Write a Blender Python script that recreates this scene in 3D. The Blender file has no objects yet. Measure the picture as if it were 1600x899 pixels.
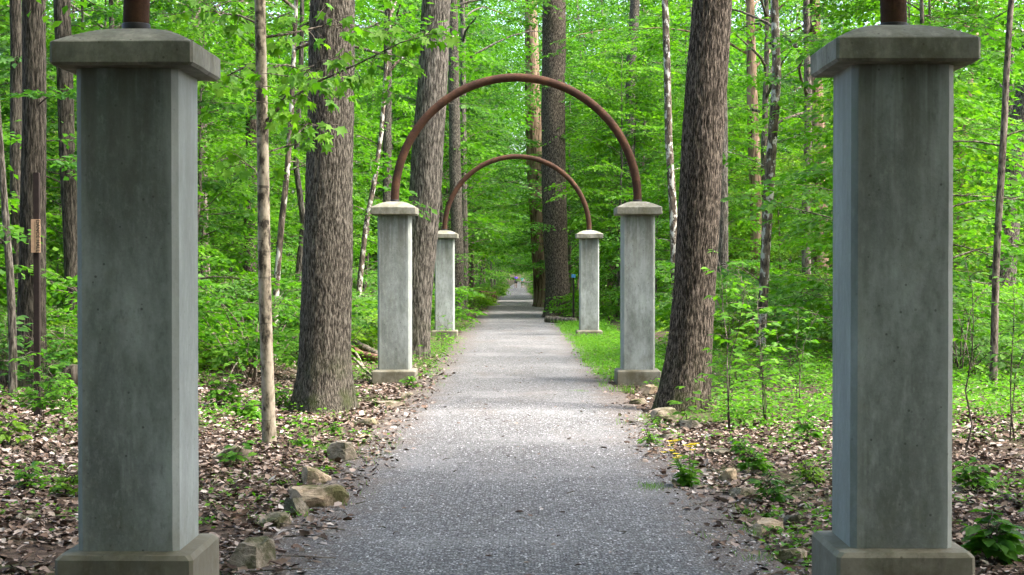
import bpy, math, random
import numpy as np
from mathutils import Vector, noise as mnoise

S = bpy.context.scene
C = S.collection
R = math.radians
PI = math.pi

# ------------------------------------------------------------------ camera, sky, sun, exposure
EYE = 1.55
FPX = 2450.0                      # focal length in photo pixels (1600 wide)
VX, VY = 808.0, 415.0             # vanishing point of the path in the photo
cam_d = bpy.data.cameras.new('camera')
cam_d.sensor_width = 36.0
cam_d.lens = FPX / 1600.0 * 36.0
cam_d.clip_start = 0.1
cam_d.clip_end = 3000.0
cam = bpy.data.objects.new('camera', cam_d)
C.objects.link(cam)
cam.location = (0, 0, EYE)
cam.rotation_euler = (R(90) - math.atan((449.5 - VY) / FPX), 0, math.atan((VX - 800.0) / FPX))
S.camera = cam

SUN_EL, SUN_AZ = 56.0, 102.0       # azimuth measured from +Y (away from the camera) towards +X
W = bpy.data.worlds.new('World')
S.world = W
W.use_nodes = True
wn = W.node_tree
sky = wn.nodes.new('ShaderNodeTexSky')
sky.sky_type = 'NISHITA'
sky.sun_disc = False
sky.sun_elevation = R(SUN_EL)
sky.sun_rotation = R(SUN_AZ)
sky.dust_density = 5.0
sky.air_density = 0.8
sky.ozone_density = 0.6
wn.links.new(sky.outputs[0], wn.nodes['Background'].inputs[0])
wn.nodes['Background'].inputs[1].default_value = 0.15
sun_d = bpy.data.lights.new('sun', 'SUN')
sun_d.energy = 2.1
sun_d.angle = R(22.0)
sun_d.color = (1.0, 0.975, 0.92)
sun = bpy.data.objects.new('sun', sun_d)
C.objects.link(sun)
sd = Vector((math.sin(R(SUN_AZ)) * math.cos(R(SUN_EL)), math.cos(R(SUN_AZ)) * math.cos(R(SUN_EL)), math.sin(R(SUN_EL))))
sun.rotation_euler = sd.to_track_quat('Z', 'Y').to_euler()
S.view_settings.view_transform = 'Standard'
S.view_settings.look = 'None'
S.view_settings.gamma = 1.0
S.view_settings.exposure = 2.55
S.view_settings.use_curve_mapping = False
S.render.engine = 'CYCLES'
cy = S.cycles
cy.max_bounces = 7
cy.diffuse_bounces = 4
cy.glossy_bounces = 2
cy.transmission_bounces = 4
cy.transparent_max_bounces = 4
cy.use_adaptive_sampling = True
cy.adaptive_threshold = 0.03
cy.use_denoising = True
cy.sample_clamp_indirect = 6.0
cy.caustics_reflective = False
cy.caustics_refractive = False

# ------------------------------------------------------------------ geometry helpers
GY = [-60, 0, 7, 14, 21.6, 36.4, 78, 146, 204, 231, 262, 300, 360, 480]
GZ = [0.10, 0.06, 0.045, -0.03, -0.08, -0.09, -0.35, -1.1, -1.45, -1.5, -1.2, -0.5, 2.0, 10.0]


def bank(x):
    a = abs(x)
    return 0.0 if a < 1.3 else min((a - 1.3) * 0.035, 0.06) + max(0.0, a - 6.0) * 0.012


def ground_z(x, y):
    z = float(np.interp(y, GY, GZ))
    a = abs(x)
    if a > 1.2:
        k = min(max((a - 2.3) / 1.5, 0.0), 1.0)
        z += bank(x) * (.1 + .9 * k) - .02 * (1 - k) + k * 0.04 * mnoise.noise(Vector((x * 0.7, y * 0.7, 3.0))) + k * 0.10 * mnoise.noise(Vector((x * 0.16, y * 0.16, 9.0)))
    return z


def at(px, py, d):
    return Vector(((px - VX) / FPX * d, d, EYE + (VY - py) / FPX * d))


def gx(px, d):
    return (px - VX) / FPX * d


def to_px(x, y):
    return VX + x / max(y, 0.1) * FPX


def link(name, me, mat=None, parent=None):
    o = bpy.data.objects.new(name, me)
    C.objects.link(o)
    if mat is not None and me is not None:
        me.materials.append(mat)
    if parent is not None:
        o.parent = parent
    return o


def tag(o, label=None, cat=None, group=None, kind=None):
    for k, v in (('label', label), ('category', cat), ('group', group), ('kind', kind)):
        if v:
            o[k] = v
    return o


def thing(name, label, cat, loc=(0, 0, 0), rz=0.0, group=None):
    o = bpy.data.objects.new(name, None)
    C.objects.link(o)
    o.empty_display_size = 0.1
    o.location = loc
    o.rotation_euler = (0, 0, rz)
    return tag(o, label, cat, group, 'thing')


def copy_tree(src, kids):
    r = src.copy()
    C.objects.link(r)
    for k in kids[src.name]:
        c = k.copy()
        C.objects.link(c)
        c.parent = r
    return r


def np_mesh(name, V, F, smooth=False):
    """V (n,3) array, F (m,k) int array (all faces the same size)."""
    V = np.ascontiguousarray(V, dtype=np.float32)
    F = np.ascontiguousarray(F, dtype=np.int32)
    me = bpy.data.meshes.new(name)
    m, k = F.shape
    me.vertices.add(len(V))
    me.vertices.foreach_set('co', V.ravel())
    me.loops.add(m * k)
    me.loops.foreach_set('vertex_index', F.ravel())
    me.polygons.add(m)
    me.polygons.foreach_set('loop_start', np.arange(0, m * k, k, dtype=np.int32))
    if smooth:
        me.polygons.foreach_set('use_smooth', np.ones(m, dtype=bool))
    me.update(calc_edges=True)
    me.validate()
    return me


class Tubes:
    """Collects tapered tubes (all quads)."""
    def __init__(s):
        s.V, s.F, s.n = [], [], 0

    def add(s, pts, radii, seg=6):
        pts = np.array([tuple(p) for p in pts], dtype=float)
        n = len(pts)
        T = np.gradient(pts, axis=0)
        T /= np.linalg.norm(T, axis=1)[:, None] + 1e-9
        ref = np.array([0.0, 1.0, 0.0]) if abs(T[0][1]) < 0.8 else np.array([1.0, 0.0, 0.0])
        A = np.zeros((n, 3))
        for q in range(n):
            a_ = ref - T[q] * np.dot(ref, T[q])
            A[q] = ref = a_ / (np.linalg.norm(a_) + 1e-9)
        B = np.cross(T, A)
        ang = np.linspace(0, 2 * PI, seg, endpoint=False)
        rad = np.broadcast_to(np.array(radii, dtype=float), (n,))
        ring = pts[:, None, :] + rad[:, None, None] * (np.cos(ang)[None, :, None] * A[:, None, :] + np.sin(ang)[None, :, None] * B[:, None, :])
        s.V.append(ring.reshape(-1, 3))
        i = np.arange(n - 1)[:, None] * seg
        j = np.arange(seg)[None, :]
        j2 = (j + 1) % seg
        q = np.stack([i + j, i + j2, i + seg + j2, i + seg + j], axis=-1).reshape(-1, 4) + s.n
        s.F.append(q[:, ::-1])
        s.n += n * seg
        # caps (degenerate quads avoided: fan to an extra centre vertex)
        for base, flip in ((0, True), ((n - 1) * seg, False)):
            c = pts[0] if base == 0 else pts[-1]
            s.V.append(c[None, :])
            ci = s.n
            s.n += 1
            off = s.n - 1 - (n * seg) - (0 if base == 0 else 1)
            k = np.arange(0, seg, 2)
            f = np.stack([np.full(len(k), ci), off + base + k, off + base + (k + 1) % seg, off + base + (k + 2) % seg], axis=-1)
            if seg % 2 == 0:
                s.F.append(f[:, ::-1] if not flip else f)

    def mesh(s, name, smooth=True):
        return np_mesh(name, np.concatenate(s.V), np.concatenate(s.F), smooth)


# leaf outlines: local frame  x = sideways, y = along the leaf, z = normal
LT = {
    'simple': (np.array([(0, 0, 0), (-.30, .45, .07), (0, 1, -.06), (.30, .45, .07)]), np.array([(0, 3, 2), (0, 2, 1)])),
    'ovate': (np.array([(0, 0, 0), (0, .5, -.05), (0, 1, -.16), (-.25, .28, .05), (-.27, .58, .02), (.25, .28, .05), (.27, .58, .02)]),
              np.array([(0, 5, 1), (1, 5, 6), (1, 6, 2), (0, 1, 3), (1, 4, 3), (1, 2, 4)])),
    'maple': (np.array([(0, 0, 0), (0, .42, -.04), (0, 1.0, -.16), (-.13, .62, .0), (-.46, .72, -.02), (-.30, .38, .04), (-.42, .10, -.03), (-.12, .10, .03),
                        (.13, .62, .0), (.46, .72, -.02), (.30, .38, .04), (.42, .10, -.03), (.12, .10, .03)]),
              np.array([(1, 2, 3), (1, 3, 4), (1, 4, 5), (1, 5, 6), (1, 6, 7), (1, 7, 0), (1, 8, 2), (1, 9, 8), (1, 10, 9), (1, 11, 10), (1, 12, 11), (1, 0, 12)])),
    'blade': (np.array([(-.03, 0, 0), (.03, 0, 0), (.022, .55, .05), (0, 1, .22), (-.022, .55, .05)]), np.array([(0, 1, 2), (0, 2, 4), (4, 2, 3)])),
    'litter': (np.array([(0, 0, .0), (-.34, .30, .10), (-.25, .72, .16), (0, 1, .05), (.25, .72, .12), (.34, .30, .16), (0, .5, -.02)]),
               np.array([(6, 0, 5), (6, 5, 4), (6, 4, 3), (6, 3, 2), (6, 2, 1), (6, 1, 0)])),
}


def norm(a):
    return a / (np.linalg.norm(a, axis=-1, keepdims=True) + 1e-9)


def leaf_mesh(name, P, D, N, size, kind='simple'):
    T, F = LT[kind]
    D = norm(D)
    X = norm(np.cross(D, N))
    Z = np.cross(X, D)
    n, k = len(P), len(T)
    V = P[:, None, :] + size[:, None, None] * (T[None, :, 0, None] * X[:, None, :] + T[None, :, 1, None] * D[:, None, :] + T[None, :, 2, None] * Z[:, None, :])
    FF = (F[None, :, :] + (np.arange(n) * k)[:, None, None]).reshape(-1, 3)
    return np_mesh(name, V.reshape(-1, 3), FF)


def make_pad(rng, twigs=8, gap=.085, leaf=.1, droop=.25):
    """A flat leafy spray about 1 m long, along +X."""
    P, D, N, Z = [], [], [], []
    tw = [(np.array([0.12, 0, 0]), 0.0, .9)]
    for i in range(twigs):
        t = .12 + .8 * (i + rng.random()) / twigs
        sgn = 1 if i % 2 else -1
        tw.append((np.array([t, 0, 0]), sgn * R(rng.uniform(38, 62)), rng.uniform(.28, .55) * (1.1 - .55 * t)))
    for o, a, L in tw:
        d = np.array([math.cos(a), math.sin(a), 0])
        s = np.array([-d[1], d[0], 0])
        n = max(2, int(L / gap))
        for j in range(n + 1):
            u = (j + .4 * rng.random()) / n * L
            p = o + d * u
            p[2] = -droop * (p[0] ** 2 + p[1] ** 2) + rng.normal(0, .018)
            sg = 1 if j % 2 else -1
            la = sg * rng.uniform(.5, 1.1) if j < n else 0.0
            ld = d * math.cos(la) + s * math.sin(la)
            ld[2] = -rng.uniform(.05, .55)
            P.append(p); D.append(ld)
            N.append(np.array([rng.normal(0, .36), rng.normal(0, .36), 1.0]))
            Z.append(leaf * rng.uniform(.65, 1.15))
    return tuple(np.array(a) for a in (P, D, N, Z))


class Leaves:
    def __init__(s):
        s.P, s.D, s.N, s.Z = [], [], [], []

    def pad(s, pad, o, yaw, pitch=0.0, roll=0.0, scale=1.0, leafscale=1.0):
        cy_, sy_ = math.cos(yaw), math.sin(yaw)
        cp, sp = math.cos(pitch), math.sin(pitch)
        cr, sr = math.cos(roll), math.sin(roll)
        M = np.array([[cy_, -sy_, 0], [sy_, cy_, 0], [0, 0, 1]]) @ np.array([[cp, 0, -sp], [0, 1, 0], [sp, 0, cp]]) @ np.array([[1, 0, 0], [0, cr, -sr], [0, sr, cr]])
        P, D, N, Z = pad
        s.P.append(P @ M.T * scale + np.array(o))
        s.D.append(D @ M.T)
        s.N.append(N @ M.T)
        s.Z.append(Z * leafscale)

    def raw(s, P, D, N, Z):
        s.P.append(np.array(P, float)); s.D.append(np.array(D, float)); s.N.append(np.array(N, float)); s.Z.append(np.array(Z, float))

    def mesh(s, name, kind='simple'):
        return leaf_mesh(name, np.concatenate(s.P), np.concatenate(s.D), np.concatenate(s.N), np.concatenate(s.Z), kind)


# ------------------------------------------------------------------ materials
def new_mat(name):
    m = bpy.data.materials.new(name)
    m.use_nodes = True
    nt = m.node_tree
    for n in list(nt.nodes):
        nt.nodes.remove(n)
    out = nt.nodes.new('ShaderNodeOutputMaterial')
    return m, nt, out


def N(nt, t, **kw):
    n = nt.nodes.new(t)
    for k, v in kw.items():
        if k in n.inputs:
            n.inputs[k].default_value = v
        else:
            setattr(n, k, v)
    return n


def L(nt, a, b):
    nt.links.new(a, b)


def coords(nt, scale=(1, 1, 1), space='Object', jitter=True):
    tc = N(nt, 'ShaderNodeTexCoord')
    mp = N(nt, 'ShaderNodeMapping')
    mp.inputs['Scale'].default_value = scale
    L(nt, tc.outputs[space], mp.inputs['Vector'])
    if jitter and space == 'Object':
        oi = N(nt, 'ShaderNodeObjectInfo')
        mu = N(nt, 'ShaderNodeMath', operation='MULTIPLY')
        mu.inputs[1].default_value = 37.0
        L(nt, oi.outputs['Random'], mu.inputs[0])
        cx = N(nt, 'ShaderNodeCombineXYZ')
        L(nt, mu.outputs[0], cx.inputs[0]); L(nt, mu.outputs[0], cx.inputs[1])
        L(nt, cx.outputs[0], mp.inputs['Location'])
    return mp.outputs[0]


def noise_(nt, vec, scale, detail=4.0, rough=.55, dist=0.0):
    n = N(nt, 'ShaderNodeTexNoise')
    n.inputs['Scale'].default_value = scale
    n.inputs['Detail'].default_value = detail
    n.inputs['Roughness'].default_value = rough
    n.inputs['Distortion'].default_value = dist
    L(nt, vec, n.inputs['Vector'])
    return n.outputs['Fac']


def ramp(nt, fac, stops, interp='LINEAR'):
    r = N(nt, 'ShaderNodeValToRGB')
    r.color_ramp.interpolation = interp
    e = r.color_ramp.elements
    while len(e) > 1:
        e.remove(e[-1])
    e[0].position = stops[0][0]
    e[0].color = (*stops[0][1], 1)
    for p, c in stops[1:]:
        k = e.new(p)
        k.color = (*c, 1)
    L(nt, fac, r.inputs[0])
    return r.outputs['Color']


def g(v):
    return (v, v, v)


def mix(nt, fac, a, b, mode='MIX'):
    m = N(nt, 'ShaderNodeMix', data_type='RGBA', blend_type=mode)
    for sock, v in ((m.inputs[0], fac), (m.inputs[6], a), (m.inputs[7], b)):
        if isinstance(v, (int, float)):
            sock.default_value = v
        elif isinstance(v, tuple):
            sock.default_value = (*v, 1)
        else:
            L(nt, v, sock)
    return m.outputs[2]


def mathn(nt, op, a, b=0.0, clamp=False):
    m = N(nt, 'ShaderNodeMath', operation=op)
    m.use_clamp = clamp
    for i, v in enumerate((a, b)):
        if isinstance(v, (int, float)):
            m.inputs[i].default_value = v
        else:
            L(nt, v, m.inputs[i])
    return m.outputs[0]


def bump(nt, h, strength, dist=0.02, prev=None):
    b = N(nt, 'ShaderNodeBump')
    b.inputs['Strength'].default_value = strength
    b.inputs['Distance'].default_value = dist
    L(nt, h, b.inputs['Height'])
    if prev is not None:
        L(nt, prev, b.inputs['Normal'])
    return b.outputs['Normal']


def principled(nt, out, col, rough=.8, normal=None, spec=.3, metal=0.0):
    p = N(nt, 'ShaderNodeBsdfPrincipled')
    if isinstance(col, tuple):
        p.inputs['Base Color'].default_value = (*col, 1)
    else:
        L(nt, col, p.inputs['Base Color'])
    if isinstance(rough, (int, float)):
        p.inputs['Roughness'].default_value = rough
    else:
        L(nt, rough, p.inputs['Roughness'])
    p.inputs['Specular IOR Level'].default_value = spec
    p.inputs['Metallic'].default_value = metal
    if normal is not None:
        L(nt, normal, p.inputs['Normal'])
    L(nt, p.outputs[0], out.inputs['Surface'])
    return p


def leaf_mat(name, dark, mid, light, trans=.42, gloss=.18):
    m, nt, out = new_mat(name)
    geo = N(nt, 'ShaderNodeNewGeometry')
    oi = N(nt, 'ShaderNodeObjectInfo')
    v = mathn(nt, 'ADD', mathn(nt, 'MULTIPLY', geo.outputs['Random Per Island'], .7), mathn(nt, 'MULTIPLY', oi.outputs['Random'], .3))
    col = ramp(nt, v, [(0, dark), (.5, mid), (1, light)])
    p = N(nt, 'ShaderNodeBsdfPrincipled')
    L(nt, col, p.inputs['Base Color'])
    p.inputs['Roughness'].default_value = .55
    p.inputs['Specular IOR Level'].default_value = gloss
    tr = N(nt, 'ShaderNodeBsdfTranslucent')
    tc = mix(nt, 1.0, col, (1.6, 1.9, .6), 'MULTIPLY')
    L(nt, tc, tr.inputs['Color'])
    ms = N(nt, 'ShaderNodeMixShader')
    ms.inputs[0].default_value = trans
    L(nt, p.outputs[0], ms.inputs[1])
    L(nt, tr.outputs[0], ms.inputs[2])
    L(nt, ms.outputs[0], out.inputs['Surface'])
    return m


def bark_mat(name, dark, mid, light, vscale=14.0, stretch=.16, bstr=.9, moss=.0, patch=None, rings=0.0):
    m, nt, out = new_mat(name)
    v = coords(nt, (1, 1, stretch))
    v2 = coords(nt, (1, 1, .5))
    a = noise_(nt, v, vscale, 6, .62, .25)
    b = noise_(nt, v, vscale * 3.2, 4, .6)
    big = noise_(nt, v2, 1.6, 3)
    h = mathn(nt, 'ADD', mathn(nt, 'MULTIPLY', a, .75), mathn(nt, 'MULTIPLY', b, .25))
    col = ramp(nt, h, [(.42, dark), (.5, mid), (.585, light)])
    col = mix(nt, mathn(nt, 'MULTIPLY', big, .9), col, mix(nt, 1.0, col, (.55, .52, .5), 'MULTIPLY'))
    if patch is not None:
        pn = noise_(nt, coords(nt, (1, 1, .6)), 9.0, 5, .6)
        pf = ramp(nt, pn, [(.53, g(0)), (.58, g(1))])
        col = mix(nt, pf, col, patch)
    if rings:
        w = noise_(nt, coords(nt, (1.2, 1.2, 12)), 2.6, 3, .5)
        col = mix(nt, ramp(nt, w, [(.60, g(0)), (.68, g(rings))]), col, dark)
    if moss:
        tc = N(nt, 'ShaderNodeTexCoord')
        sx = N(nt, 'ShaderNodeSeparateXYZ')
        L(nt, tc.outputs['Object'], sx.inputs[0])
        mz = mathn(nt, 'SUBTRACT', .75, mathn(nt, 'MULTIPLY', sx.outputs['Z'], .9), True)
        mm = mathn(nt, 'MULTIPLY', mz, ramp(nt, noise_(nt, coords(nt), 4.5, 5, .65), [(.45, g(0)), (.62, g(1))]), True)
        col = mix(nt, mathn(nt, 'MULTIPLY', mm, moss), col, (.045, .065, .012))
    nrm = bump(nt, h, bstr, .04)
    principled(nt, out, col, .9, nrm, .15)
    return m


def concrete_mat(name, tint=(1, 1, 1), streak=1.0, mossy=0.0, runoff=True):
    m, nt, out = new_mat(name)
    o = coords(nt)
    os = coords(nt, (1, 1, .12))
    big = noise_(nt, coords(nt, (1, 1, .45)), 2.2, 5, .6, .15)
    st = noise_(nt, os, 7.0, 5, .6, .3)
    fine = noise_(nt, o, 60, 4, .7)
    mid = noise_(nt, o, 9, 5, .65)
    col = ramp(nt, big, [(.36, (.105, .112, .10)), (.5, (.225, .235, .225)), (.64, (.38, .39, .385))])
    col = mix(nt, mathn(nt, 'MULTIPLY', ramp(nt, st, [(.38, g(1)), (.54, g(0))]), .65 * streak), col, (.13, .13, .125))
    col = mix(nt, mathn(nt, 'MULTIPLY', ramp(nt, st, [(.58, g(0)), (.70, g(1))]), .4), col, (.48, .485, .48))
    col = mix(nt, ramp(nt, mid, [(.55, g(0)), (.75, g(.4))]), col, (.22, .205, .155))
    col = mix(nt, .22, col, ramp(nt, fine, [(.3, g(.18)), (.7, g(.40))]), 'MIX')
    vo = N(nt, 'ShaderNodeTexVoronoi')
    vo.inputs['Scale'].default_value = 16.0
    L(nt, o, vo.inputs['Vector'])
    pit = ramp(nt, vo.outputs['Distance'], [(.07, g(1)), (.11, g(0))])
    col = mix(nt, mathn(nt, 'MULTIPLY', pit, .75), col, (.06, .06, .055))
    v3 = N(nt, 'ShaderNodeTexVoronoi')
    v3.inputs['Scale'].default_value = 38.0
    L(nt, o, v3.inputs['Vector'])
    pit2 = mathn(nt, 'MULTIPLY', ramp(nt, v3.outputs['Distance'], [(.05, g(1)), (.10, g(0))]), ramp(nt, mid, [(.5, g(0)), (.6, g(1))]))
    col = mix(nt, mathn(nt, 'MULTIPLY', pit2, .7), col, (.05, .05, .045))
    blot = noise_(nt, coords(nt, (1, 1, .4)), 3.4, 7, .68, .2)
    col = mix(nt, ramp(nt, blot, [(.36, g(.55)), (.54, g(0))]), col, (.10, .108, .09))
    fleck = noise_(nt, coords(nt, (1, 1, .5)), 26.0, 5, .7)
    col = mix(nt, ramp(nt, fleck, [(.52, g(0)), (.68, g(.4))]), col, (.38, .39, .37))
    col = mix(nt, ramp(nt, fleck, [(.34, g(.4)), (.46, g(0))]), col, (.10, .105, .095))
    if mossy:
        col = mix(nt, mathn(nt, 'MULTIPLY', ramp(nt, noise_(nt, o, 6.0, 6, .7), [(.42, g(0)), (.66, g(1))]), mossy), col, (.085, .085, .045))
    drip = noise_(nt, coords(nt, (1, 1, .05)), 11.0, 4, .6, .2)
    tcz = N(nt, 'ShaderNodeTexCoord')
    sz = N(nt, 'ShaderNodeSeparateXYZ')
    L(nt, tcz.outputs['Object'], sz.inputs[0])
    topm = mathn(nt, 'MULTIPLY', mathn(nt, 'SUBTRACT', mathn(nt, 'MULTIPLY', sz.outputs['Z'], .9), 1.25, True), .85 if runoff else .0)
    col = mix(nt, mathn(nt, 'MULTIPLY', topm, ramp(nt, drip, [(.40, g(.25)), (.56, g(1))])), col, (.095, .088, .068))      # run-off stains below the cap
    ed = mathn(nt, 'MAXIMUM', mathn(nt, 'ABSOLUTE', sz.outputs['X']), 0.0)
    edn = mathn(nt, 'ADD', ed, mathn(nt, 'MULTIPLY', mathn(nt, 'SUBTRACT', st, .5), .12))
    col = mix(nt, ramp(nt, edn, [(.165, g(0)), (.205, g(.42 if runoff else 0))]), col, (.37, .375, .36))      # paler towards the left and right sides
    lowm = mathn(nt, 'SUBTRACT', 1.0, mathn(nt, 'MULTIPLY', sz.outputs['Z'], 1.6), True)
    col = mix(nt, mathn(nt, 'MULTIPLY', lowm, ramp(nt, mid, [(.4, g(.1)), (.65, g(.7))])), col, (.15, .135, .095))
    col = mix(nt, 1.0, col, tint, 'MULTIPLY')
    n1 = bump(nt, fine, .25, .004)
    n2 = bump(nt, pit, -.5, .006, n1)
    n3 = bump(nt, mid, .25, .01, n2)
    principled(nt, out, col, .82, n3, .3)
    return m


M = {}
M['leaf_bright'] = leaf_mat('leaf_bright', (.036, .118, .009), (.072, .188, .012), (.130, .262, .020))
M['leaf_mid'] = leaf_mat('leaf_mid', (.024, .084, .009), (.048, .138, .012), (.092, .200, .018))
M['leaf_lime'] = leaf_mat('leaf_lime', (.055, .125, .010), (.105, .20, .014), (.165, .27, .022))
M['leaf_deep'] = leaf_mat('leaf_deep', (.022, .072, .016), (.042, .118, .022), (.078, .170, .034))
M['leaf_shrub'] = leaf_mat('leaf_shrub', (.05, .13, .03), (.09, .19, .045), (.15, .26, .07))
M['grass'] = leaf_mat('grass', (.05, .13, .012), (.09, .20, .018), (.14, .27, .03), .4)
M['petal'] = leaf_mat('petal', (.55, .38, .02), (.7, .5, .03), (.75, .6, .05), .3)
M['bark_dark'] = bark_mat('bark_dark', (.022, .019, .014), (.080, .070, .054), (.215, .194, .16), 72, .19, 1.0, moss=.9)
M['bark_red'] = bark_mat('bark_red', (.016, .013, .009), (.058, .046, .034), (.225, .188, .152), 72, .17, 1.0, moss=.8)
M['bark_black'] = bark_mat('bark_black', (.016, .014, .010), (.050, .044, .034), (.115, .10, .08), 40, .16, 1.0, moss=.8)
M['bark_grey'] = bark_mat('bark_grey', (.033, .029, .023), (.10, .089, .073), (.235, .212, .18), 38, .16, .8, moss=.6)
M['bark_tan'] = bark_mat('bark_tan', (.06, .05, .038), (.27, .23, .17), (.40, .35, .27), 12, .5, .25, rings=.85)
M['bark_lichen'] = bark_mat('bark_lichen', (.04, .032, .026), (.12, .095, .07), (.2, .16, .12), 14, .3, .5, patch=(.42, .40, .35))
M['bark_orange'] = bark_mat('bark_orange', (.07, .045, .03), (.24, .16, .105), (.36, .25, .18), 8, .15, .5)
M['bark_sapling'] = bark_mat('bark_sapling', (.04, .033, .027), (.14, .115, .092), (.24, .205, .17), 22, .3, .4)
M['concrete'] = concrete_mat('concrete', (.95, 1.0, .96), .6)
M['concrete_cap'] = concrete_mat('concrete_cap', (.92, .86, .72), .5, .6, False)
M['concrete_base'] = concrete_mat('concrete_base', (.68, .62, .50), .4, .7)


def rust_mat():
    m, nt, out = new_mat('rusted_steel')
    o = coords(nt)
    a = noise_(nt, o, 5, 6, .65)
    b = noise_(nt, o, 70, 4, .7)
    col = ramp(nt, a, [(.32, (.020, .012, .009)), (.5, (.046, .024, .014)), (.68, (.10, .048, .024))])
    col = mix(nt, .3, col, ramp(nt, b, [(.3, (.022, .012, .010)), (.7, (.10, .045, .026))]))
    principled(nt, out, col, .85, bump(nt, b, .35, .004), .15)
    return m


def simple_mat(name, col, rough=.7, var=.25, scale=20, metal=0.0):
    m, nt, out = new_mat(name)
    a = noise_(nt, coords(nt), scale, 4, .6)
    lo = tuple(c * (1 - var) for c in col)
    hi = tuple(min(1, c * (1 + var)) for c in col)
    principled(nt, out, ramp(nt, a, [(.3, lo), (.7, hi)]), rough, bump(nt, a, .15, .005), .3, metal)
    return m


M['rust'] = rust_mat()
M['dark_steel'] = simple_mat('dark_steel', (.018, .016, .016), .6)
M['post_brown'] = simple_mat('post_brown', (.020, .012, .010), .8)
M['board'] = simple_mat('board', (.46, .30, .19), .7, .12, 40)
M['ink'] = simple_mat('ink', (.03, .022, .02), .8)
M['blue'] = simple_mat('blue', (.07, .22, .42), .6)


def soil_mat():
    m, nt, out = new_mat('soil')
    o = coords(nt, (1, 1, 1), 'Object', False)
    a = noise_(nt, o, .5, 5, .6)
    b = noise_(nt, o, 9, 6, .7)
    col = ramp(nt, b, [(.3, (.018, .012, .008)), (.5, (.06, .042, .030)), (.7, (.14, .10, .075))])
    gr = ramp(nt, noise_(nt, o, 16, 4, .7), [(.3, (.02, .045, .008)), (.7, (.06, .11, .02))])
    col = mix(nt, mathn(nt, 'MULTIPLY', ramp(nt, a, [(.48, g(0)), (.6, g(1))]), .6), col, gr)
    principled(nt, out, col, .95, bump(nt, b, .8, .03), .1)
    return m


def gravel_mat():
    m, nt, out = new_mat('gravel_path')
    o = coords(nt, (1, 1, 1), 'Object', False)
    vo = N(nt, 'ShaderNodeTexVoronoi')
    vo.inputs['Scale'].default_value = 60.0
    L(nt, o, vo.inputs['Vector'])
    sx = N(nt, 'ShaderNodeSeparateXYZ')
    L(nt, vo.outputs['Color'], sx.inputs[0])
    st = ramp(nt, sx.outputs['X'], [(0, (.043, .043, .044)), (.45, (.138, .139, .142)), (.8, (.245, .246, .25)), (1, (.43, .43, .43))])
    gap = ramp(nt, vo.outputs['Distance'], [(.30, g(0)), (.65, g(.9))])
    col = mix(nt, gap, st, (.07, .064, .06))
    big = noise_(nt, o, .55, 5, .62)
    dirt = noise_(nt, coords(nt, (1.6, .5, 1), 'Object', False), .8, 5, .62)
    col = mix(nt, ramp(nt, big, [(.5, g(0)), (.7, g(.5))]), col, (.26, .255, .25))      # worn, dusty patches of fines
    col = mix(nt, ramp(nt, dirt, [(.54, g(0)), (.68, g(.35))]), col, (.115, .092, .076))
    sp = N(nt, 'ShaderNodeSeparateXYZ')
    L(nt, o, sp.inputs[0])
    ax = mathn(nt, 'ABSOLUTE', sp.outputs['X'])
    e = mathn(nt, 'ADD', ax, mathn(nt, 'MULTIPLY', mathn(nt, 'SUBTRACT', noise_(nt, o, 2.2, 6, .7), .5), 1.1))
    col = mix(nt, ramp(nt, mathn(nt, 'SUBTRACT', e, .0), [(.98, g(0)), (1.0, g(.0))]), col, (.1, .075, .055))
    ef = mathn(nt, 'MULTIPLY', mathn(nt, 'SUBTRACT', e, .82), 2.0, True)
    col = mix(nt, mathn(nt, 'MULTIPLY', ef, .8), col, (.095, .070, .052))
    h = mathn(nt, 'SUBTRACT', 1.0, vo.outputs['Distance'])
    n1 = bump(nt, h, .9, .012)
    n2 = bump(nt, noise_(nt, o, 5, 5, .7), .5, .03, n1)
    principled(nt, out, col, .85, n2, .25)
    return m


def rock_mat(tint=(1, 1, 1)):
    m, nt, out = new_mat('limestone')
    o = coords(nt)
    a = noise_(nt, o, 4, 6, .65)
    b = noise_(nt, o, 22, 5, .7)
    col = ramp(nt, a, [(.32, (.09, .072, .052)), (.5, (.23, .195, .15)), (.68, (.42, .36, .29))])
    col = mix(nt, .35, col, ramp(nt, b, [(.3, (.08, .07, .06)), (.7, (.45, .41, .36))]))
    geo = N(nt, 'ShaderNodeNewGeometry')
    mo = ramp(nt, noise_(nt, o, 6.5, 5, .65), [(.46, g(0)), (.60, g(.85))])
    col = mix(nt, mo, col, (.045, .055, .016))
    oi = N(nt, 'ShaderNodeObjectInfo')
    col = mix(nt, .5, col, mix(nt, 1.0, col, ramp(nt, oi.outputs['Random'], [(0, (.45, .44, .42)), (1, (1.4, 1.25, 1.05))]), 'MULTIPLY'))
    col = mix(nt, 1.0, col, tint, 'MULTIPLY')
    principled(nt, out, col, .9, bump(nt, mathn(nt, 'ADD', a, mathn(nt, 'MULTIPLY', b, .5)), .8, .03), .2)
    return m


def litter_mat():
    m, nt, out = new_mat('dead_leaf')
    geo = N(nt, 'ShaderNodeNewGeometry')
    col = ramp(nt, geo.outputs['Random Per Island'], [(0, (.030, .019, .013)), (.25, (.072, .046, .032)), (.45, (.135, .086, .060)), (.60, (.20, .148, .115)), (.78, (.26, .20, .165)), (.94, (.34, .285, .25)), (1, (.46, .41, .375))])
    p = N(nt, 'ShaderNodeBsdfPrincipled')
    L(nt, col, p.inputs['Base Color'])
    p.inputs['Roughness'].default_value = .75
    p.inputs['Specular IOR Level'].default_value = .2
    L(nt, p.outputs[0], out.inputs['Surface'])
    return m


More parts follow.
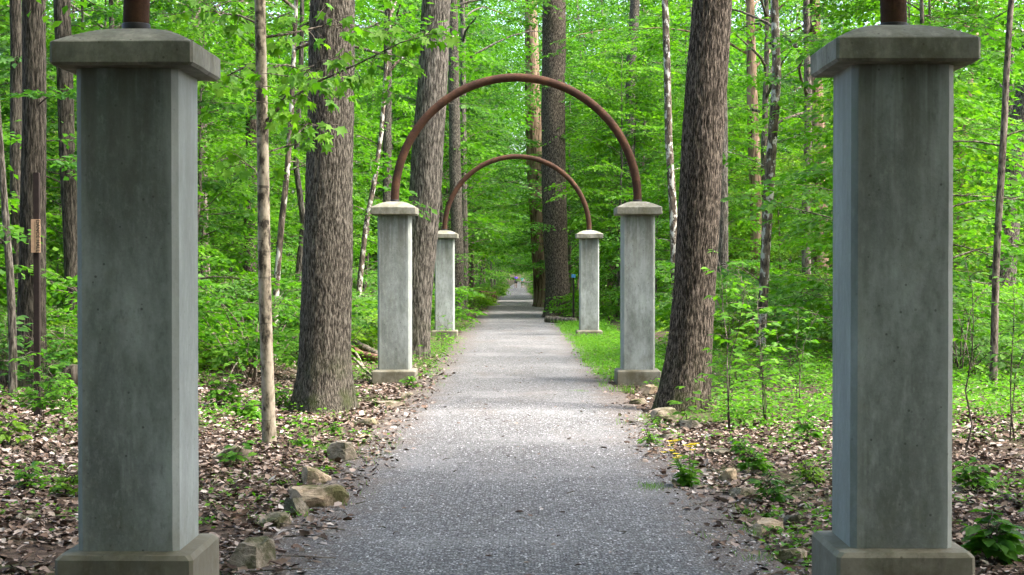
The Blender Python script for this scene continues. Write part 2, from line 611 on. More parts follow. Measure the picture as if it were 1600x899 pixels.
def stone_chip_mat():
    m, nt, out = new_mat('stone_chip')
    geo = N(nt, 'ShaderNodeNewGeometry')
    col = ramp(nt, geo.outputs['Random Per Island'], [(0, (.04, .039, .041)), (.5, (.145, .145, .148)), (.85, (.28, .279, .283)), (1, (.5, .49, .49))])
    principled(nt, out, col, .8, None, .3)
    return m


M['soil'] = soil_mat()
M['path'] = gravel_mat()
M['rock'] = rock_mat()
M['rock_pale'] = rock_mat((1.4, 1.3, 1.18))
M['litter'] = litter_mat()
M['chip'] = stone_chip_mat()
M['log_red'] = bark_mat('log_red', (.05, .025, .018), (.19, .095, .065), (.32, .19, .14), 10, .15, .7)
M['log_grey'] = bark_mat('log_grey', (.03, .025, .02), (.13, .105, .085), (.26, .22, .19), 12, .12, .8, moss=.5)

# ------------------------------------------------------------------ ground and path
def ground():
    xs = np.unique(np.concatenate([np.arange(-9, 9.01, .3), np.arange(-60, 60.1, 4), [-1500, -600, -250, -120, 120, 250, 600, 1500]]))
    ys = np.unique(np.concatenate([np.arange(3, 40, .35), np.arange(-60, 480, 4.0), [-1500, -500, -150, 600, 900, 2500]]))
    V = [(x, y, ground_z(x, y) if abs(x) < 70 else ground_z(70, y)) for y in ys for x in xs]
    nx = len(xs)
    i = np.arange(len(ys) - 1)[:, None] * nx
    j = np.arange(nx - 1)[None, :]
    F = np.stack([i + j, i + j + 1, i + nx + j + 1, i + nx + j], -1).reshape(-1, 4)
    tag(link('ground', np_mesh('ground', np.array(V), F, True), M['soil']), 'forest floor of dark soil beside the gravel path', 'ground', kind='structure')
    ys = np.concatenate([np.arange(-20, 3, 1.0), np.arange(3, 50, .2), np.arange(50, 320, 2.0)])
    us = np.linspace(-1, 1, 15)
    V = []
    for y in ys:
        wl = 1.38 + .10 * mnoise.noise(Vector((0, y * .35, 0))) + .13 * mnoise.noise(Vector((0, y * 1.5, 5)))
        wr = 1.34 + .10 * mnoise.noise(Vector((7, y * .35, 0))) + .13 * mnoise.noise(Vector((7, y * 1.5, 5)))
        sh = .9 if y > 60 else 1.0
        cx = 0.0 if y < 210 else (y - 210) ** 2 * .0006
        for u in us:
            x = (u * wl if u < 0 else u * wr) * sh + cx
            V.append((x, y, ground_z(min(max(x - cx, -1.2), 1.2), y) + .004 + .018 * (1 - u * u)))
    nx = len(us)
    i = np.arange(len(ys) - 1)[:, None] * nx
    j = np.arange(nx - 1)[None, :]
    F = np.stack([i + j, i + j + 1, i + nx + j + 1, i + nx + j], -1).reshape(-1, 4)
    tag(link('path', np_mesh('path', np.array(V), F, True), M['path']), 'straight grey gravel footpath through the woods', 'path', kind='structure')


ground()

# ------------------------------------------------------------------ pillars and arches
def ring_stack(levels, sub=4, jit=0.0, seed=0):
    """Stack of chamfered squares: (half width, chamfer, z)."""
    V, rows = [], []
    for hw, ch, z in levels:
        c = hw - ch
        cor = [(c, -hw), (hw, -c), (hw, c), (c, hw), (-c, hw), (-hw, c), (-hw, -c), (-c, -hw)]
        ring = []
        for k in range(8):
            a, b = cor[k], cor[(k + 1) % 8]
            n = sub if k % 2 else 1
            for s in range(n):
                ring.append((a[0] + (b[0] - a[0]) * s / n, a[1] + (b[1] - a[1]) * s / n))
        for x, y in ring:
            d = Vector((x, y, z)) * 6 + Vector((seed * 9.1, 0, 0))
            q = jit * mnoise.noise(d)
            V.append((x * (1 + q), y * (1 + q), z + q * .1))
        rows.append(len(ring))
    n = rows[0]
    F = []
    for i in range(len(levels) - 1):
        for j in range(n):
            F.append((i * n + j, i * n + (j + 1) % n, (i + 1) * n + (j + 1) % n, (i + 1) * n + j))
    F.append(tuple(range(n))[::-1])
    F.append(tuple(range((len(levels) - 1) * n, len(levels) * n)))
    me = bpy.data.meshes.new('stack')
    me.from_pydata(V, [], F)
    me.update()
    return me


SH = 2.13


def pillar(x, d, zb, label, seed):
    """zb: bottom of the shaft; front face of the shaft at depth d."""
    gz = zb - .30
    t = thing('concrete_pillar', label, 'pillar', (x, d + .225, gz), R((seed * 37 % 7 - 3) * .12), 'concrete pillars beside the path')
    link('base', ring_stack([(.303, .014, 0), (.303, .014, .15), (.303, .016, .272), (.285, .02, .292), (.22, .02, .30)], 6, .008, seed), M['concrete_base'], t)
    lv = [(.225, .026, .30 + SH * i / 24) for i in range(25)]
    link('shaft', ring_stack(lv, 6, .006, seed + 3), M['concrete'], t)
    z0 = .30 + SH
    cap = [(.215, .02, z0 - .002), (.232, .012, z0 + .002), (.30, .012, z0 + .004), (.313, .012, z0 + .016), (.313, .012, z0 + .104), (.309, .013, z0 + .109)]
    for k in range(1, 9):
        a = k / 9
        cap.append((.309 - .235 * a, .013 + .012 * a, z0 + .109 + .085 * (1 - (1 - a) ** 1.6)))
    link('cap', ring_stack(cap, 8, .008, seed + 5), M['concrete_cap'], t)
    return z0 + gz + .190


PIL = [
    (-1.718, 6.9, EYE - 1.262, 'left front pillar, broad dark concrete shaft on its plinth, its inner side catching light'),
    (1.698, 6.9, EYE - 1.247, 'right front pillar, broad dark greenish concrete shaft with lichen on its cap'),
    (-1.70, 21.6, EYE - 1.437, 'left pillar of the middle pair, pale grey concrete before the leaning trunk'),
    (1.675, 21.6, EYE - 1.437, 'right pillar of the middle pair, pale grey concrete beside the big reddish trunk'),
    (-1.69, 36.4, EYE - 1.505, 'left pillar of the rear pair, small and pale with dark streaks below its cap'),
    (1.68, 36.4, EYE - 1.505, 'right pillar of the rear pair, small pale concrete shaft at the grass edge'),
]
tops = [pillar(x, d, z, lb, i) for i, (x, d, z, lb) in enumerate(PIL)]


def arch(d, xl, xr, zl, zr, label):
    cx, half = (xl + xr) / 2, (xr - xl) / 2
    z0 = (zl + zr) / 2 - .02
    t = thing('metal_arch', label, 'arch', (cx, d + .225, z0), 0, 'rusty arches over the path')
    tb = Tubes()
    pts = [(-half, 0, 0), (-half, 0, .03)]
    n = 72
    pts += [(-half * math.cos(PI * i / n), 0, .06 + half * math.sin(PI * i / n)) for i in range(n + 1)]
    pts += [(half, 0, .03), (half, 0, 0)]
    tb.add(pts, .059, 20)
    link('tube', tb.mesh('tube'), M['rust'], t)
    for s in (-1, 1):
        tb = Tubes()
        tb.add([(s * half, 0, .0), (s * half, 0, .012), (s * half, 0, .045), (s * half, 0, .05)], [.063, .0645, .0645, .061], 20)
        link('collar', tb.mesh('collar'), M['dark_steel'], t)


arch(6.9, PIL[0][0] - .01, PIL[1][0] + .008, tops[0], tops[1], 'front rusty steel arch whose feet rise from the two front pillars')
arch(21.6, PIL[2][0], PIL[3][0], tops[2], tops[3], 'middle rusty round arch, the larger whole one over the path')
arch(36.4, PIL[4][0], PIL[5][0], tops[4], tops[5], 'rear rusty round arch, the smaller one seen inside the middle arch')

# ------------------------------------------------------------------ trees
rng = np.random.default_rng(11)
PADS = [make_pad(np.random.default_rng(s), 8, .095, (.115, .135, .15)[s % 3]) for s in range(6)]
PADS_BIG = [make_pad(np.random.default_rng(s + 50), 6, .12, .17) for s in range(5)]
PADS_FINE = [make_pad(np.random.default_rng(s + 80), 9, .06, .062) for s in range(5)]


def limb_and_pads(tb, lv, o, az, elev, length, r0, pads, rr, npads=4, padscale=1.0, leafscale=1.0, twig=True):
    pts, p = [], np.array(o, float)
    e, a = elev, az
    seg = 5
    for i in range(seg + 1):
        pts.append(p.copy())
        st = length / seg
        p = p + st * np.array([math.cos(a) * math.cos(e), math.sin(a) * math.cos(e), math.sin(e)])
        e -= R(rr.uniform(2, 12)); a += R(rr.uniform(-14, 14))
    tb.add(pts, np.linspace(r0, max(r0 * .25, .003), seg + 1), 4 if r0 < .02 else 6)
    pts = np.array(pts)
    for k in range(npads):
        u = .3 + .7 * (k + .6 * rr.random()) / npads
        f = u * seg
        i = min(int(f), seg - 1)
        q = pts[i] + (pts[i + 1] - pts[i]) * (f - i)
        yaw = az + (1 if k % 2 else -1) * R(rr.uniform(10, 55))
        if k == npads - 1:
            yaw, q = az, pts[-2]
        sc = padscale * rr.uniform(.75, 1.2)
        pt = R(rr.uniform(-8, 22))
        lv.pad(pads[rr.integers(len(pads))], q, yaw, pt, R(rr.normal(0, 14)), sc, leafscale)
        if twig:
            tip = q + sc * .8 * np.array([math.cos(yaw) * math.cos(pt), math.sin(yaw) * math.cos(pt), math.sin(pt) - .12])
            tb.add([q, (q + tip) / 2 + np.array([0, 0, .03]), tip], [max(r0 * .3, .004), .004, .002], 4)


def trunk_rings(tb_pts, radii, seg, amp, flare, rr, ridge=15.0):
    """One bark surface: rings along the points, with furrows cut in."""
    P = np.array(tb_pts, float)
    n = len(P)
    ang = np.linspace(0, 2 * PI, seg, endpoint=False)
    ph = rr.random() * 6
    V = np.zeros((n, seg, 3))
    z0 = P[0][2]
    for i in range(n):
        h = P[i][2] - z0
        fl = 1 + flare * math.exp(-max(h, 0) / .28)
        for j, a in enumerate(ang):
            r = radii[i]
            lob = 1 + flare * .45 * math.exp(-max(h, 0) / .45) * math.cos(4 * a + ph + .6 * math.sin(a * 2))
            q = 0.0
            if amp:
                v = Vector((math.cos(a) * r * ridge * 3.0, math.sin(a) * r * ridge * 3.0, h * ridge * .34 + ph))
                q = amp * (1 - 2.6 * abs(mnoise.noise(v))) + amp * .6 * mnoise.noise(v * 2.3)
                q += r * .06 * mnoise.noise(Vector((math.cos(a) * 1.3, math.sin(a) * 1.3, h * .8 + ph)))
            rr_ = r * fl * lob + q
            V[i, j] = (P[i][0] + rr_ * math.cos(a), P[i][1] + rr_ * math.sin(a), P[i][2])
    i = np.arange(n - 1)[:, None] * seg
    j = np.arange(seg)[None, :]
    j2 = (j + 1) % seg
    F = np.stack([i + j, i + j2, i + seg + j2, i + seg + j], -1).reshape(-1, 4)
    return V.reshape(-1, 3), F


def hand_trunk(name, label, D, pts, bark, H=17.0, amp=.008, flare=.3, seg=40, seed=0, low_limbs=0, crown=True, cr_pads=None, leafmat='leaf_mid', group=None, cat='tree', step=.05):
    """pts: (px, py, width px) in the photo from the top down, at depth D."""
    rr = np.random.default_rng(seed + 500)
    pts = sorted(pts, key=lambda p: -p[1])
    pb = pts[0]
    bx = gx(pb[0], D)
    gz = ground_z(bx, D) - .06
    W = [at(px, py, D) for px, py, w in pts]
    wz = [p.z - gz for p in W]
    wx = [p.x - bx for p in W]
    wr = [w / 2 / FPX * D for _, _, w in pts]
    if wz[0] > 0:                           # carry the trunk into the ground
        wz.insert(0, 0.0); wx.insert(0, wx[0]); wr.insert(0, wr[0])
    top = wz[-1]
    if H > top + .5:
        sl = (wx[-1] - wx[-2]) / max(wz[-1] - wz[-2], .1)
        wx.append(wx[-1] + sl * (H - top) * .5); wz.append(H); wr.append(max(wr[-1] * .3, .012))
    zs = list(np.arange(0, min(top + .6, H), step)) + list(np.arange(min(top + .6, H), H, .8)) + [H]
    P = [(float(np.interp(z, wz, wx)) + .02 * mnoise.noise(Vector((seed, z * .5, 0))), .02 * mnoise.noise(Vector((seed, z * .5, 7))), z) for z in zs]
    P[0] = (P[0][0], P[0][1], -.05)
    rad = [float(np.interp(z, wz, wr)) for z in zs]
    V, F = trunk_rings(P, rad, seg, amp, flare, rr)
    t = thing(name, label, cat, (bx, D, gz), 0, group)
    tb = Tubes()
    tb.V.append(V); tb.F.append(F); tb.n = len(V)
    lv = Leaves()
    r0 = wr[1] if len(wr) > 1 else wr[0]
    def anchor(z):
        return np.array([float(np.interp(z, wz, wx)), 0, z])
    for k in range(low_limbs):
        z = rr.uniform(1.2, max(top, 2.0))
        limb_and_pads(tb, lv, anchor(z), rr.uniform(0, 2 * PI), R(rr.uniform(5, 40)), r0 + rr.uniform(.5, 1.5) * (1.0 if D < 40 else 1.5), .012, cr_pads or PADS, rr, 3, .8)
    if crown:
        nk = 5 if D < 29 and seed < 4 else 14
        for k in range(nk):
            z = H * (.5 + .5 * (k + rr.random()) / nk)
            if z < top + .8:
                z = top + .8 + rr.random()
            limb_and_pads(tb, lv, anchor(min(z, H - .1)), k * 2.4 + rr.random(), R(rr.uniform(15, 50)), rr.uniform(1.8, 4.0) * min(1, H / 15), .05 * min(1, H / 15), PADS_BIG, rr, 4, 1.5, 1.0, False)
    link('trunk', tb.mesh('trunk'), M[bark], t)
    if lv.P:
        link('crown', lv.mesh('crown'), M[leafmat], t)
    return t


TR = hand_trunk
TR('oak_tree', 'thick straight furrowed grey trunk with mossy root flare beside the left middle pillar', 17.4,
   [(519, 0, 68), (517, 200, 70), (512, 400, 76), (508, 560, 78), (506, 638, 84)], 'bark_dark', 19, .009, .34, 110, 1, 0, step=.028)
TR('oak_tree', 'thick reddish brown furrowed trunk leaning right beside the right middle pillar', 17.4,
   [(1111, 0, 59), (1098, 215, 64), (1087, 430, 63), (1077, 540, 67), (1066, 640, 76)], 'bark_red', 19, .010, .24, 110, 2, 0, step=.028)
TR('oak_tree', 'big grey trunk leaning right, standing just behind the left middle pillar', 28.0,
   [(682, 0, 44), (676, 120, 46), (666, 280, 50), (655, 420, 46), (650, 555, 40)], 'bark_grey', 20, .010, .3, 70, 3, 3, step=.05)
TR('maple_tree', 'thin straight pale tan trunk with fine rings, nearest tree beside the left front pillar', 14.0,
   [(407, 0, 17), (410, 200, 18), (413, 400, 20), (419, 600, 20), (420, 685, 21)], 'bark_tan', 11, .0, .12, 24, 4, 0, crown=False)
TR('beech_tree', 'slender trunk blotched with white lichen, standing right of the big reddish trunk', 27.0,
   [(1209, 0, 12), (1212, 120, 14), (1203, 280, 16), (1194, 420, 15), (1188, 553, 15)], 'bark_lichen', 14, .002, .15, 20, 5, 6)
TR('oak_tree', 'dark thick trunk behind the rear right pillar, its mossy foot at the path edge', 52.0,
   [(866, 0, 36), (864, 150, 36), (866, 320, 38), (870, 430, 36), (872, 492, 40)], 'bark_red', 22, .014, .4, 60, 6, 34, step=.09)
TR('beech_tree', 'smooth brown trunk leaning left beside the path, behind the dark mossy trunk', 70.0,
   [(832, 150, 24), (836, 260, 27), (845, 360, 32), (852, 470, 34)], 'bark_orange', 22, .008, .3, 40, 7, 8, step=.12)
TR('oak_tree', 'dark slim trunk rising behind the left pillar of the rear pair', 50.0,
   [(708, 60, 16), (711, 240, 18), (714, 380, 19), (716, 490, 22)], 'bark_dark', 19, .008, .3, 36, 8, 3, step=.09)
TR('oak_tree', 'dark twin trunk close behind the slim trunk at the rear left pillar', 56.0,
   [(724, 230, 10), (725, 380, 12), (724, 480, 14)], 'bark_grey', 17, .006, .3, 24, 9, 3, step=.12)
TR('oak_tree', 'thick dark trunk behind the sign post, left of the left front pillar', 20.0,
   [(54, 0, 34), (54, 200, 36), (50, 400, 40), (48, 540, 44)], 'bark_black', 18, .009, .3, 60, 10, 2, leafmat='leaf_deep', step=.05)
TR('oak_tree', 'narrow dark trunk just left of the thick one behind the sign post', 23.0,
   [(24, 0, 18), (26, 200, 18), (28, 400, 20), (30, 520, 22)], 'bark_black', 16, .004, .2, 30, 11, 3, leafmat='leaf_deep')
TR('oak_tree', 'dark leaning trunk half hidden by the outer edge of the left front pillar', 24.0,
   [(98, 0, 26), (104, 200, 24), (112, 400, 24), (118, 540, 26)], 'bark_black', 17, .006, .3, 40, 12, 3, leafmat='leaf_deep')
TR('birch_tree', 'pale crooked trunk at the left end of the picture before the narrow dark trunk', 18.0,
   [(-4, 150, 10), (3, 240, 10), (8, 330, 11), (14, 430, 12), (18, 560, 13)], 'bark_grey', 9, .0, .15, 18, 13, 2)
TR('oak_tree', 'brown trunk right beside the inner edge of the left front pillar', 33.0,
   [(306, 60, 18), (314, 200, 18), (318, 400, 18), (320, 530, 20)], 'bark_sapling', 17, .006, .25, 30, 14, 3)
TR('oak_tree', 'brown straight trunk behind the thin pale tan tree', 31.0,
   [(398, 0, 15), (394, 200, 18), (390, 400, 20), (388, 520, 24)], 'bark_red', 18, .006, .3, 40, 15, 3)
TR('beech_tree', 'pale wavy sapling trunk leaning left, nearer of two beside the thick grey trunk', 25.0,
   [(456, 170, 8), (448, 260, 9), (440, 340, 10), (434, 430, 10), (428, 560, 11)], 'bark_lichen', 10, .0, .1, 16, 16, 3)
TR('beech_tree', 'grey sapling trunk with a crook, right against the thick grey trunk', 29.0,
   [(470, 120, 8), (462, 260, 9), (474, 350, 10), (466, 430, 10), (462, 540, 11)], 'bark_grey', 10, .0, .1, 16, 17, 3)
TR('beech_tree', 'thin pale trunk leaning right between the thick grey trunk and left middle pillar', 34.0,
   [(596, 210, 7), (584, 290, 8), (572, 350, 8), (562, 440, 9), (556, 540, 9)], 'bark_lichen', 11, .0, .1, 14, 18, 2)
TR('oak_tree', 'straight dark trunk seen just above the cap of the left middle pillar', 42.0,
   [(606, 130, 13), (605, 300, 14), (604, 510, 15)], 'bark_dark', 17, .004, .2, 24, 19, 3)
TR('beech_tree', 'pale grey trunk rising above the right middle pillar, bending at the top', 38.0,
   [(1038, 0, 10), (1042, 100, 11), (1044, 220, 12), (1052, 330, 12), (1056, 510, 13)], 'bark_lichen', 15, .002, .2, 18, 20, 3)
TR('oak_tree', 'pale grey broken trunk half hidden behind the big reddish trunk', 40.0,
   [(1126, 60, 16), (1128, 250, 17), (1130, 510, 18)], 'bark_grey', 16, .004, .2, 24, 21, 2)
TR('beech_tree', 'orange brown trunk deep in leaves right of the lichen blotched tree', 44.0,
   [(1270, 40, 20), (1276, 200, 24), (1280, 340, 26), (1282, 500, 28)], 'bark_orange', 16, .006, .2, 26, 22, 4)
TR('beech_tree', 'orange brown short trunk between the reddish trunk and lichen blotched tree', 48.0,
   [(1176, 210, 18), (1182, 330, 20), (1184, 500, 22)], 'bark_orange', 15, .006, .2, 24, 23, 3)
TR('oak_tree', 'slim dark trunk straight up beside the outer edge of the right front pillar', 19.0,
   [(1578, 0, 9), (1570, 120, 10), (1562, 260, 11), (1556, 420, 11), (1552, 590, 12)], 'bark_sapling', 12, .0, .15, 20, 24, 2)
TR('oak_tree', 'dark heavy leaning trunk at the right end of the picture', 30.0,
   [(1606, 130, 34), (1590, 220, 36), (1574, 320, 38), (1560, 535, 42)], 'bark_dark', 13, .009, .3, 40, 25, 3)
TR('beech_tree', 'tan sapling leaning right behind the outer edge of the right front pillar', 34.0,
   [(1516, 120, 8), (1508, 200, 9), (1500, 280, 9), (1492, 525, 10)], 'bark_orange', 10, .0, .1, 16, 26, 3)
TR('oak_tree', 'dark stubby trunk high in the leaves above the rear right pillar', 60.0,
   [(992, 0, 14), (986, 100, 16), (982, 300, 16), (980, 480, 18)], 'bark_dark', 17, .008, .2, 24, 27, 4)

# --- the thin tan tree's maple branches in the foreground
def tan_branch():
    tree = [o for o in bpy.data.objects if o.get('label', '').startswith('thin straight pale tan')][0]
    rr = np.random.default_rng(77)
    tb, lv = Tubes(), Leaves()
    b = np.array(tree.location)
    def P(px, py, dd=0.0):
        return np.array(at(px, py, 14.0)) - b + np.array([0, dd, 0])
    def branch(pts, r0, n, spread=.16, size=.125):
        pts = np.array(pts)
        tb.add(pts, np.linspace(r0, .003, len(pts)), 6)
        for k in range(n):
            u = .25 + .75 * (k + rr.random()) / n
            f = u * (len(pts) - 1)
            i = min(int(f), len(pts) - 2)
            q = pts[i] + (pts[i + 1] - pts[i]) * (f - i)
            off = np.array([rr.normal(0, spread), rr.normal(0, spread * 1.3), rr.normal(-.03, spread * .6)])
            tb.add([q, q + off * .6 + np.array([0, 0, .02]), q + off], [.004, .003, .002], 4)
            for m in range(rr.integers(2, 5)):
                d = np.array([rr.normal(off[0] * 2, .5), rr.normal(off[1] * 2, .5), -rr.uniform(.3, 1.1)])
                lv.raw([q + off * rr.uniform(.6, 1.05)], [d], [[rr.normal(0, .4), -.55 + rr.normal(0, .4), .9]], [size * rr.uniform(.65, 1.15)])
    branch([P(411, 195), P(450, 165, -.2), P(505, 140, -.5), P(575, 118, -.8), P(640, 92, -1.0), P(690, 84, -1.2)], .016, 34, .13)
    branch([P(411, 210), P(440, 178, -.3), P(480, 150, -.9), P(535, 128, -1.5)], .012, 16, .13)
    branch([P(409, 110), P(440, 95, .3), P(480, 105, .5), P(520, 150, .6)], .012, 18, .15)
    branch([P(408, 60), P(450, 48, .2), P(500, 30, .4), P(560, 30, .4)], .014, 20, .18)
    branch([P(409, 120), P(380, 100, .2), P(340, 108, .5), P(318, 130, .7)], .012, 18, .18)
    branch([P(408, 40), P(370, 20, .2), P(330, 10, .4), P(300, -10, .4)], .014, 22, .2)
    branch([P(412, 300), P(390, 262, .3), P(350, 240, .6), P(322, 240, .8)], .010, 14, .16)
    branch([P(411, 240), P(440, 225, .3), P(470, 185, .5), P(500, 190, .6)], .010, 16, .13)
    for k in range(8):
        a = k * 2.4
        q = P(406, -30 - 60 * k)
        branch([q, q + np.array([math.cos(a) * .7, math.sin(a) * .7, .3]), q + np.array([math.cos(a) * 1.6, math.sin(a) * 1.6, .4])], .014, 16, .25)
    link('branch', tb.mesh('branch'), M['bark_sapling'], tree)
    link('crown', lv.mesh('crown', 'maple'), M['leaf_bright'], tree)


tan_branch()

# --- trees, saplings and shrubs that repeat -----------------------------------------------------
KIDS = {}


def understory(seed, h, r0, spread, n, clear=.18, pads=PADS, npads=4, ps=1.0, ls=1.0, mat='leaf_bright', bark='bark_sapling', name='understory_tree'):
    rr = np.random.default_rng(seed)
    t = thing(name, None, 'tree')
    tb, lv = Tubes(), Leaves()
    pts, p = [], np.array([0., 0., -.1])
    a = rr.uniform(0, 6)
    lean = rr.uniform(0, .09)
    K = 12
    for i in range(K + 1):
        pts.append(p.copy())
        p = p + np.array([math.cos(a) * lean + rr.normal(0, .035), math.sin(a) * lean + rr.normal(0, .035), 1.0]) * h / K
    tb.add(pts, np.linspace(r0, .006, K + 1) * (1 + .35 * np.exp(-np.arange(K + 1) * 1.5)), 10)
    pts = np.array(pts)
    for k in range(n):
        u = clear + (1 - clear) * ((k + rr.random()) / n)
        f = u * K
        i = min(int(f), K - 1)
        q = pts[i] + (pts[i + 1] - pts[i]) * (f - i)
        ln = spread * (1.05 - .75 * (u - clear) / (1 - clear)) * rr.uniform(.6, 1.15)
        limb_and_pads(tb, lv, q, k * 2.4 + rr.uniform(-.5, .5), R(rr.uniform(5, 45)), ln, max(.005, r0 * .3 * (1 - .6 * u)), pads, rr, npads, ps, ls)
    for k in range(3):
        lv.pad(pads[k % len(pads)], pts[-2], k * 2.1, R(40), 0, .8 * ps, ls)
    KIDS[t.name] = [link('trunk', tb.mesh('trunk'), M[bark], t), link('crown', lv.mesh('crown'), M[mat], t)]
    return t


def tall_tree(seed, h, r0, mat='leaf_mid', bark='bark_dark', clear=.36):
    rr = np.random.default_rng(seed)
    t = thing('forest_tree', None, 'tree')
    tb, lv = Tubes(), Leaves()
    lean = rr.normal(0, .03)
    zs = list(np.arange(0, 12, .25)) + list(np.arange(12, h, 1.0))
    P = [(lean * z + .06 * mnoise.noise(Vector((seed, z * .3, 0))), .06 * mnoise.noise(Vector((seed, z * .3, 4))), z - .1) for z in zs]
    rad = [r0 * (1 - .75 * z / h) for z in zs]
    V, F = trunk_rings(P, rad, 22, .006, .35, rr)
    tb.V.append(V); tb.F.append(F); tb.n = len(V)
    P = np.array(P)
    n = 20
    for k in range(n):
        z = h * (clear + (.97 - clear) * (k + rr.random()) / n)
        q = np.array([np.interp(z, P[:, 2], P[:, 0]), np.interp(z, P[:, 2], P[:, 1]), z])
        limb_and_pads(tb, lv, q, k * 2.4 + rr.random(), R(rr.uniform(10, 50)), rr.uniform(2.0, 4.2) * (1.1 - .5 * z / h), .05, PADS_BIG, rr, 3, 1.5, 1.0, False)
    for k in range(8):
        z = rr.uniform(2.0, h * clear)
        q = np.array([np.interp(z, P[:, 2], P[:, 0]), np.interp(z, P[:, 2], P[:, 1]), z])
        limb_and_pads(tb, lv, q, rr.uniform(0, 6.28), R(rr.uniform(0, 40)), rr.uniform(.6, 1.8), .015, PADS, rr, 3, 1.0)
    KIDS[t.name] = [link('trunk', tb.mesh('trunk'), M[bark], t), link('crown', lv.mesh('crown'), M[mat], t)]
    return t


def shrub(seed, h, stems, mat='leaf_bright', pads=PADS, ps=.7, ls=.8, name='shrub', dense=3):
    rr = np.random.default_rng(seed)
    t = thing(name, None, 'shrub')
    tb, lv = Tubes(), Leaves()
    for k in range(stems):
        az = k * 2.4 + rr.uniform(-.4, .4)
        e = R(rr.uniform(42, 85))
        ln = h * rr.uniform(.7, 1.1)
        o = np.array([rr.normal(0, .08), rr.normal(0, .08), -.05])
        q = o + ln * .55 * np.array([math.cos(az) * math.cos(e), math.sin(az) * math.cos(e), math.sin(e)])
        tb.add([o, (o + q) / 2 + np.array([0, 0, .04]), q], [.012, .009, .007], 6)
        limb_and_pads(tb, lv, q, az, e * .8, ln * .55, .007, pads, rr, dense, ps, ls)
        limb_and_pads(tb, lv, (o + q) / 2, az + rr.uniform(-1.2, 1.2), e * .55, ln * .5, .006, pads, rr, dense, ps, ls)
    KIDS[t.name] = [link('stem', tb.mesh('stem'), M['bark_sapling'], t), link('foliage', lv.mesh('foliage'), M[mat], t)]
    return t


LOOKS = {}
protos_u = [understory(21, 6.5, .055, 2.1, 24, npads=5), understory(22, 8.0, .07, 2.4, 30, mat='leaf_mid', npads=5), understory(23, 5.0, .04, 1.8, 20, npads=5, mat='leaf_lime'),
            understory(24, 7.2, .06, 2.6, 24, npads=5, mat='leaf_bright', bark='bark_grey'), understory(25, 9.0, .08, 2.5, 32, .15, mat='leaf_deep', npads=5),
            understory(26, 4.0, .03, 1.6, 18, npads=5, mat='leaf_bright')]
look_u = ['leafy layered green sapling', 'tall bushy green understory tree', 'slim light green sapling', 'grey stemmed wide leafy sapling', 'tall slender understory tree', 'low thin bright sapling']
protos_t = [tall_tree(31, 19, .24), tall_tree(32, 17, .17, 'leaf_bright', 'bark_grey'), tall_tree(33, 21, .30, 'leaf_mid', 'bark_red'), tall_tree(34, 15, .12, 'leaf_bright', 'bark_sapling'), tall_tree(35, 16, .11, 'leaf_bright', 'bark_lichen')]
look_t = ['straight dark forest trunk', 'straight grey forest trunk', 'stout reddish forest trunk', 'slim brown forest trunk', 'slim pale blotched trunk']
protos_s = [shrub(41, 1.2, 8), shrub(42, 1.7, 9, 'leaf_mid'), shrub(43, .8, 7, 'leaf_lime'), shrub(44, 1.3, 10, 'leaf_shrub', PADS_FINE, .6, 1.0, dense=4)]
look_s = ['bright leafy shrub', 'tall mid green shrub', 'low spreading shrub', 'dense small leaved bush']
PLACED = []
FIRST = set()


def place(p, look, x, y, s=1.0, rz=0.0, group=None, dz=0.0):
    if p.name in FIRST:
        o = copy_tree(p, KIDS)
    else:
        o = p
        FIRST.add(p.name)
    o.location = (x, y, ground_z(x, y) + dz)
    o.rotation_euler = (0, 0, rz)
    o.scale = (s, s, s)
    if group:
        o['group'] = group
    PLACED.append((o, look, x, y))
    return o


rp = random.Random(5)


def keep_off(x, y, m, taken, gap):
    if abs(x) < m:
        return False
    return all((x - a) ** 2 + (y - b) ** 2 > gap * gap for a, b in taken)


taken = [(o.location.x, o.location.y) for o in bpy.data.objects if o.get('category') in ('tree', 'pillar') and o.name not in KIDS]
tu, ts = list(taken), []
# understory trees, nearer rows first
cnt = 0
while cnt < 175:
    y = math.sqrt(rp.uniform(22 ** 2, 84 ** 2)) if cnt > 40 else rp.uniform(19, 34)
    px = rp.uniform(-120, 1720)
    x = gx(px, y)
    if not keep_off(x, y, 5.2 if y < 44 else 3.0, tu, 1.5):
        continue
    if (1090 < px < 1300 and y < 38) or (px > 1480 and y < 32):
        cnt += 1
        continue
    i = rp.choices(range(6), [4, 3, 4, 4, 3, 3])[0]
    place(protos_u[i], look_u[i], x, y, rp.uniform(.85, 1.15) * (1 + max(0, y - 35) / 75), rp.uniform(0, 6.28), 'understory trees in the woods')
    tu.append((x, y)); cnt += 1
# trees lining the far path
for k in range(60):
    y = 50 + (k + rp.random()) * 3.6
    s = 1 if k % 2 else -1
    x = s * (2.4 + 4.5 * rp.random() ** 2)
    i = rp.choice([0, 1, 3, 4])
    place(protos_u[i], look_u[i], x, y, rp.uniform(1.15, 1.7), rp.uniform(0, 6.28), 'understory trees in the woods')
